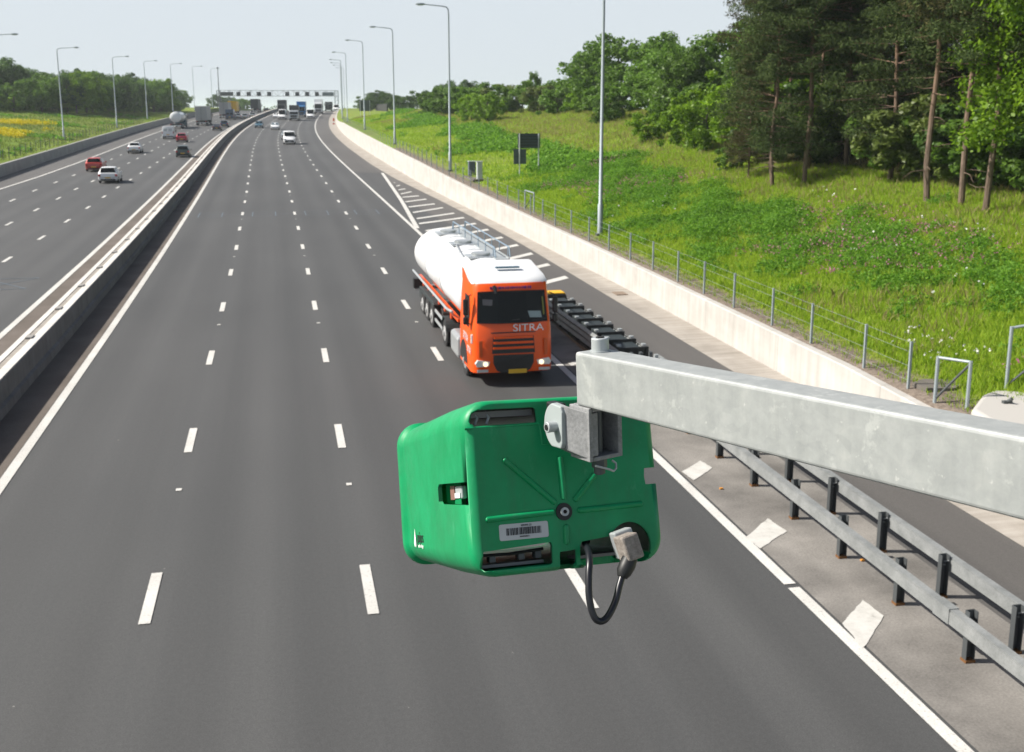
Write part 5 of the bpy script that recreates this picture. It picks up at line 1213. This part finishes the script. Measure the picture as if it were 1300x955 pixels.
# open-grown bushes and trees left of the wood, along the crest
tr_list = [('tree3','bright',70.0,33.4,6.3,'tall bright green bush against the left side of the pine wood',1.0),('bush1','bright',76.5,33.6,4.6,'bright green bush in front of the wood, left of the tallest bright bush',1.1),
 ('bush2','bright',82,34.2,4.0,'rounded bright green bush lower on the slope at the end of the bright row',1.0),('bush2','mid',64.5,30.4,1.9,'small dark green bush at the foot of the leftmost pine',.9),
 ('bush1','bright',89.5,33.6,2.7,'lone bright green bush standing out on the open grass slope',1.0),('tree2','mid',97,39.5,7.2,'mid green tree with layered foliage behind the bright bushes',1.0),
 ('tree1','mid',108,43,7.6,'broad mid green tree between the big dark tree and the wood',1.0),('tree1','mid',131,44.0,9.6,'largest round tree on the skyline, just right of the tall lamp column',1.12),
 ('tree2','mid',141,43.0,7.6,'round tree crossed by the tall lamp column on the skyline',1.05),('bush1','mid',146,41.5,4.6,'low bush left of the tall lamp column',1.0),
 ('bush2','olive',152,39.5,4.2,'olive bush on the skyline between the lamp column and the grey sign',1.2),('bush1','mid',163,37.5,4.4,'dark bushy clump on the skyline above the grey sign',1.3),
 ('bush1','bright',149,31.5,4.3,'bright bush low on the slope left of the grey sign',.95),('bush2','bright',158,31.0,4.4,'bright bush just left of the second lamp column',1.0),
 ('bush2','mid',172,34,4.6,'mid green bush behind the second lamp column',1.3),('bush1','mid',188,31.5,4.9,'rounded bush cut by the third lamp column on the skyline',1.15),
 ('bush2','mid',199,30.5,4.4,'leftmost bush of the right skyline thicket',1.2),('tree3','mid',166,42,6.6,'slim ragged tree poking above the right skyline thicket',.55),
 ('bush1','olive',180,36,4.5,'olive bush at the back of the right skyline thicket',1.2),('bush2','mid',84,40,4.8,'leafy bush on the crest behind the lone bright bush',1.2),
 ('tree2','dark',92,50,9.5,'dark treetop rising behind the layered tree near the wood',1.0),('tree1','dark',104,53,9.5,'darker treetop on the skyline left of the pines',1.0),
 ('tree1','dark',78,44,8.5,'dark tree filling the corner between the wood and the bright bushes',1.0),('bush1','mid',116,38,4.2,'low bush on the crest below the largest round tree',1.2),
 ('bush1','mid',157,41,4.8,'thicket bush filling the skyline just left of the grey sign',1.4),('bush2','olive',168,39,4.6,'thicket bush above the bright bush, left of the grey sign',1.4),
 ('bush1','mid',176,37,5.0,'thicket bush between the second lamp column and the slim tree',1.4),('bush2','mid',184,34,4.8,'thicket bush right of the rounded bush on the skyline',1.4),
 ('bush1','mid',194,33,4.9,'thicket bush at the back left of the right skyline',1.4),('bush2','mid',205,35,4.8,'thicket bush behind the third lamp column',1.4),('bush1','olive',150,43,4.4,'low olive thicket bush touching the round skyline tree',1.4),
 ('tree1','mid',98,46,8.6,'leafy tree filling the skyline between the layered tree and the pines',1.2),('tree2','mid',116,45,8.2,'leafy tree just right of the largest round tree',1.2),
 ('bush1','bright',71,36,5.4,'bright bush tucked between the tall bright bush and the wood',1.3),('bush2','mid',88,37,4.6,'mid green bush linking the bright bushes to the layered tree',1.3),('bush1','mid',103,40,4.6,'bush under the leafy tree at the crest',1.4),
 ('bush2','mid',124,42.5,4.2,'bush at the foot of the largest round tree',1.4),('bush1','bright',135,42,3.6,'bright low bush between the round tree and the tall lamp column',1.4),('bush2','mid',142,39.5,3.8,'bush on the skyline directly behind the tall lamp column',1.4),
 ('tree1','dark',290,45,8.0,'round dark tree far off behind the noise fence',1.0),('bush1','dark',310,40,6.0,'dark bush far off between the gantry and the noise fence',1.3),('tree2','dark',255,46,7.0,'dark tree above the distant grey sign',1.2)]
for k, lf, s, o_, h, lab, wd in tr_list:
    tree(k, lf, s, o_, h, lab, 'tree' if k.startswith('tree') else 'bush', 'bushes and trees on the right bank', wd, 'tree' if k.startswith('tree') else 'bush')
tree('pine2','pinebrown', 60.8, 29.9, 7.5, 'low brown green pine branching down to the grass at the left corner of the wood', group='pines along the wood edge', name='pine_tree')
for s_, px, h_, k_, lab in ((330,468,4.6,'bush1','leftmost dark bush behind the distant noise fence'),(335,482,6.2,'tree1','rounded dark tree rising above the distant noise fence'),(345,492,5.6,'tree1','dark tree right of the rounded one above the noise fence'),(330,505,4.6,'bush2','dark bush joining the noise fence to the right skyline thicket'),(300,512,4.4,'bush1','low bush at the far left end of the right skyline thicket')):
    tree(k_, 'dark', s_, xoff(px, s_), h_, lab, 'tree' if k_.startswith('tree') else 'bush', 'distant bushes behind the noise fence', 1.4, 'tree' if k_.startswith('tree') else 'bush')
# left-hand belt of trees
rsl = random.Random(4)
LT = [('tree1','mid',240,-68,9.5,'round tree at the far left edge of the photo'),('tree2','dark',246,-60,10.0,'dark tree second from the left edge above the flowers'),
      ('tree1','dark',262,-56,12.0,'tallest flat topped dark tree of the left belt'),('bush1','mid',250,-51,7.0,'light bushy tree in front of the tallest dark one'),
      ('tree1','mid',256,-47,8.4,'broad pale green tree behind the nearest whole left lamp column'),('tree3','dark',262,-43,9.5,'dark narrow tree right of the pale green one')]
for k, lf, s, o_, h, lab in LT: tree(k, lf, s, o_, h, lab, 'tree', 'belt of trees beyond the left verge', 1.05, 'tree')
for i in range(15):
    f = i/14; s = 264+f*76; o_ = -41+f*9.5-rsl.uniform(0,2)
    tree(rsl.choice(['tree1','tree2','tree3','fir','tree3']), rsl.choice(['mid','mid','dark','bright']), s, o_, rsl.uniform(8.6,10.4)*(1-.0*f), 'tree in the unbroken right half of the left belt', 'tree', 'belt of trees beyond the left verge', 1.0, 'tree')
for i in range(12):
    f = i/11; tree(rsl.choice(['tree1','tree2']), 'dark', 258+f*86+rsl.uniform(-3,3), -55+f*15-rsl.uniform(0,6), rsl.uniform(9.5,11.2), 'dark tree in the back row of the left belt', 'tree', 'back row of the left belt', 1.1, 'tree')
for i, (s, px, h, k, lf, lab) in enumerate([(430,234,7.5,'tree1','mid','small round tree far beyond the tanker lorry'),(440,243,6.0,'bush1','mid','bush beside the small round tree beyond the tanker lorry'),(470,227,6,'bush2','dark','dark bush just right of the left belt of trees'),(520,268,7,'tree1','dark','far tree seen between the two grey lorries'),(560,277,7,'tree2','dark','second far tree seen between the two grey lorries'),(480,306,4.5,'bush1','mid','far bush above the three pale cars'),(490,314,4.5,'bush2','mid','far bush just left of the dark box lorry')]):
    tree(k, lf, s, xoff(px, s) if xoff(px, s) > -39.9 else (px-384)*s/1398.5, h, lab, 'tree' if k.startswith('tree') else 'bush', None, 1.3, 'tree' if k.startswith('tree') else 'bush', sink=0)
# distant woodland along the horizon, one mass
C = []; 
for k in range(420):
    s = rng.uniform(800, 1300); o_ = rng.uniform(-620, -40) if k < 260 else rng.uniform(60, 500); p = P(s, o_); C.append((p.x, p.y, p.z+rng.uniform(0, 5)))
v, f = leaf_cloud(np.array(C), rng.uniform(4,8,len(C)), 60, 1.6, 1.2, (1.6,1.6,.7))
tag(link('distant_woodland', fastmesh('distant_woodland', v, f), LM['dark']), 'hazy strip of far woodland along the horizon behind the traffic', 'woodland', None, 'stuff')

for i in range(26):
    f = i/25; tree(rsl.choice(['bush1','bush2']), rsl.choice(['mid','bright','mid','olive']), 232+f*112+rsl.uniform(-2,2), (-58+f*26 if f < .4 else -47.6+(f-.4)*28)+rsl.uniform(-1,1), rsl.uniform(3,5), 'low bush filling the foot of the left tree belt', 'bush', 'bushes at the foot of the left belt', 1.35, 'bush')
# ordinals for the members of a row, read off from left to right
def ordinals(base, fmt):
    F = Vector((math.sin(YAW)*math.cos(PITCH), math.cos(YAW)*math.cos(PITCH), -math.sin(PITCH))); R = Vector((math.cos(YAW), -math.sin(YAW), 0))
    L = [o for o in COL.objects if o.get('label') == base]
    L.sort(key=lambda o: (o.location-Vector((0,0,CAMZ))).dot(R)/(o.location-Vector((0,0,CAMZ))).dot(F))
    for i, o in enumerate(L): o['label'] = fmt % (ORD[i+1] if i+1 < len(ORD) else str(i+1)+'th')
ordinals('tree in the unbroken right half of the left belt', '%s tree from the left in the unbroken right half of the left belt')
ordinals('shrub growing in the shade under the pines', '%s shrub from the left in the shade under the pines')
ordinals('low bush filling the foot of the left tree belt', '%s low bush from the left along the foot of the left tree belt')
ordinals('dark tree in the back row of the left belt', '%s dark tree from the left in the back row of the left belt')
# vectorised points on the terrain
def PV(s, o):
    x = np.interp(s, RA[:,0], RA[:,1]); y = np.interp(s, RA[:,0], RA[:,2]); z = np.interp(s, RA[:,0], RA[:,3]); t = np.interp(s, RA[:,0], RA[:,4])
    return np.stack([x+o*np.cos(t), y-o*np.sin(t), z+hoff(s, o)], 1)
def blades(s, o, hgt, wid, per, spread):
    p = PV(s, o); N = len(p)*per; p = np.repeat(p, per, 0); p[:,:2] += rng.normal(size=(N,2))*spread
    a = rng.uniform(0, 6.28, N); d = np.stack([np.cos(a), np.sin(a), np.zeros(N)], 1)
    h = np.repeat(hgt, per)*rng.uniform(.55,1.2,N); w = wid*rng.uniform(.7,1.3,N)
    lean = rng.normal(size=(N,2))*.28
    tip = p+np.stack([lean[:,0]*h, lean[:,1]*h, h], 1); mid = p+np.stack([lean[:,0]*h*.3, lean[:,1]*h*.3, h*.55], 1)
    p = p-np.array([0,0,.04])
    v = np.stack([p-d*w[:,None]/2, p+d*w[:,None]/2, mid+d*w[:,None]*.4, tip, mid-d*w[:,None]*.4], 1).reshape(-1,3)
    return v, np.arange(N*5).reshape(-1,5)
grassm = leafmat('grass_blades', (.2,.34,.012), (.40,.52,.045), .55, .9); weedm = leafmat('weed_leaves', (.085,.235,.012), (.21,.41,.03), .5, .9)
drym = leafmat('seeding_grass', (.30,.29,.08), (.44,.38,.16), .5, .9)
def scatter(n, s0, s1, o0, o1, keep):
    s = s0+(s1-s0)*rng.random(n)**1.25; o = rng.uniform(o0, o1, n); k = keep(s, o); return s[k], o[k]
patch = lambda s, o: vnoise(s+3, o*1.3, 6.5)+.5*vnoise(s, o, 2.2)
w_ = lambda s: ip(s, WOFF)
# weeds fill the lower slope from about s = 30 onwards; pale grass takes the near corner and the upper slope
weedness = lambda s, o: .7*patch(s, o)+1.1*np.exp(-((o-23.2-.03*s)/3.4)**2)*np.clip((s-26)/8, 0, 1)-.75*np.clip((o-27)/3, 0, 1)
parts_ = []
s, o = scatter(100000, 17, 80, 18.3, 34, lambda s, o: (o > w_(s)+1.2+.6*rng.random(len(s))) & (weedness(s, o) < .55+.6*rng.random(len(s))))
parts_.append(blades(s, o, rng.uniform(.10,.26,len(s))*(1+.4*(vnoise(s, o, 2.5) > .2)), .022, 4, .08))
s, o = scatter(30000, 75, 250, 18, 46, lambda s, o: (o > w_(s)+1.3) & (weedness(s, o) < .8)); parts_.append(blades(s, o, rng.uniform(.15,.35,len(s)), .06, 3, .2))
s, o = scatter(22000, 95, 300, -75, -25.2, lambda s, o: o < 0); v, f = blades(s, o, rng.uniform(.2,.4,len(s)), .08, 3, .25)
tag(link('verge_grass', fastmesh('verge_grass', v, f), leafmat('verge_grass_blades', (.09,.15,.015), (.2,.25,.05), .45, .9)), 'olive green grass on the far left verge', 'grass', None, 'stuff')
s, o = scatter(2600, 17, 70, 17.75, 19.4, lambda s, o: (o < w_(s)+1.9) & (o > w_(s)+.6)); parts_.append(blades(s, o, rng.uniform(.05,.16,len(s)), .02, 4, .1))
v, f = merge(parts_); tag(link('long_grass', fastmesh('long_grass', v, f), grassm), 'long yellow green grass covering the right bank', 'grass', None, 'stuff')
s, o = scatter(30000, 24, 260, 19, 44, lambda s, o: (o > w_(s)+2) & ((vnoise(s+9, o, 9) > .45) | (o > 27+2*rng.random(len(s)))) & (weedness(s, o) < .6)); v, f = blades(s, o, rng.uniform(.25,.5,len(s)), .03, 4, .15)
tag(link('seeding_grass', fastmesh('seeding_grass', v, f), drym), 'patches of paler seeding grass among the green on the bank', 'grass', None, 'stuff')
parts_ = []
s, o = scatter(42000, 20, 85, 19.0, 33, lambda s, o: (weedness(s, o)+.7*vnoise(s+1, o+4, 1.0)+.5*vnoise(s+8, o+1, 2.4) > .1+1.35*rng.random(len(s))) & (o > w_(s)+1.9))
s, o = s[:13000], o[:13000]; p = PV(s, o); hgt = rng.uniform(.08,.24,len(p))+.38*np.clip(vnoise(s, o, 1.1)+.15, 0, 1)*np.clip(weedness(s, o)+.3, .2, 1); p[:,2] += hgt*.7; parts_.append(leaf_cloud(p, hgt, 30, .052, 2.6, (.75,.75,1.2), .45))
s, o = scatter(16000, 80, 260, 18.5, 40, lambda s, o: (weedness(s, o) > .3+.7*rng.random(len(s))) & (o > w_(s)+2)); p = PV(s, o)[:5200]; p[:,2] += .25; parts_.append(leaf_cloud(p, rng.uniform(.3,.6,len(p)), 22, .16, 1.8, (1,1,.9), .5))
s, o = scatter(6000, 110, 300, -60, -26, lambda s, o: (patch(s, o) > .4)); p = PV(s, o); p[:,2] += .15; parts_.append(leaf_cloud(p, rng.uniform(.3,.6,len(p)), 14, .25, 1.5, (1,1,.7)))
v, f = merge(parts_); tag(link('tall_weeds', fastmesh('tall_weeds', v, f), weedm), 'clumps of tall dark green weeds spreading over the bank', 'weeds', None, 'stuff')
def flowers(name, label, n, area, keep, hgt, size, per, m, spread=.2, cap=None):
    s, o = scatter(n, *area, keep); s, o = s[:cap], o[:cap]; p = PV(s, o); p[:,2] += hgt*rng.uniform(.7,1.2,len(p)); v, f = leaf_cloud(p, np.full(len(p), spread), per, size, 1.0)
    tag(link(name, fastmesh(name, v, f), m), label, 'flowers', None, 'stuff')
pinkm = leafmat('pink_petals', (.35,.12,.2), (.5,.2,.3), .3); whitem = leafmat('white_petals', (.65,.65,.6), (.8,.8,.76), .3); yelm = leafmat('yellow_petals', (.6,.5,.01), (.8,.66,.02), .3)
flowers('pink_flowers', 'pink campion flowers scattered through the weeds', 3200, (19, 80, 20, 30), lambda s, o: (vnoise(s+20, o, 5) > .1) & (weedness(s, o) > .1), .48, .06, 5, pinkm, .13)
flowers('white_daisies', 'white daisies dotted along the fence and slope', 260, (20, 60, 19, 30), lambda s, o: (vnoise(s+5, o+7, 4) > .2), .45, .085, 2, whitem, .05)
flowers('white_daisies', 'small group of white daisies beside the near fence posts', 34, (24, 27.5, 19.2, 20.6), lambda s, o: s > 0, .4, .07, 2, whitem, .05)
flowers('yellow_flowers', 'bright yellow flowering patch on the far left bank', 5200, (165, 214, -43, -32), lambda s, o: vnoise(s+2, o*1.5, 6)+.3*rng.random(len(s)) > .45, .4, .2, 4, yelm, .4)
# loose specks of litter on the nosing
lm = MB()
for s, o_ in ((17.6,12.9),(16.4,12.7),(20.5,11.6),(14.8,13.0),(19.3,12.9)): lm.box(P(s, o_, .03), (.07,.05,.03))
tag(lm.build('litter', mat('orange_grit', (.6,.25,.03), .7)), 'crumbs of orange and white litter lying between the guard rails', 'litter', None, 'stuff')

# ------------------------------------------------------------------ haze
hz = MB(); hz.box((400, 2950, 12), (7600, 6900, 44)); hm = bpy.data.materials.new('thin_haze'); hm.use_nodes = True; hm.node_tree.nodes.clear()
pv = hm.node_tree.nodes.new('ShaderNodeVolumePrincipled'); pv.inputs['Density'].default_value = .0002; pv.inputs['Color'].default_value = (.86,.94,1,1); pv.inputs['Anisotropy'].default_value = .1
ho = hm.node_tree.nodes.new('ShaderNodeOutputMaterial'); hm.node_tree.links.new(pv.outputs[0], ho.inputs['Volume'])
tag(hz.build('haze', hm), 'thin pale summer haze over the whole motorway', 'haze', None, 'stuff')
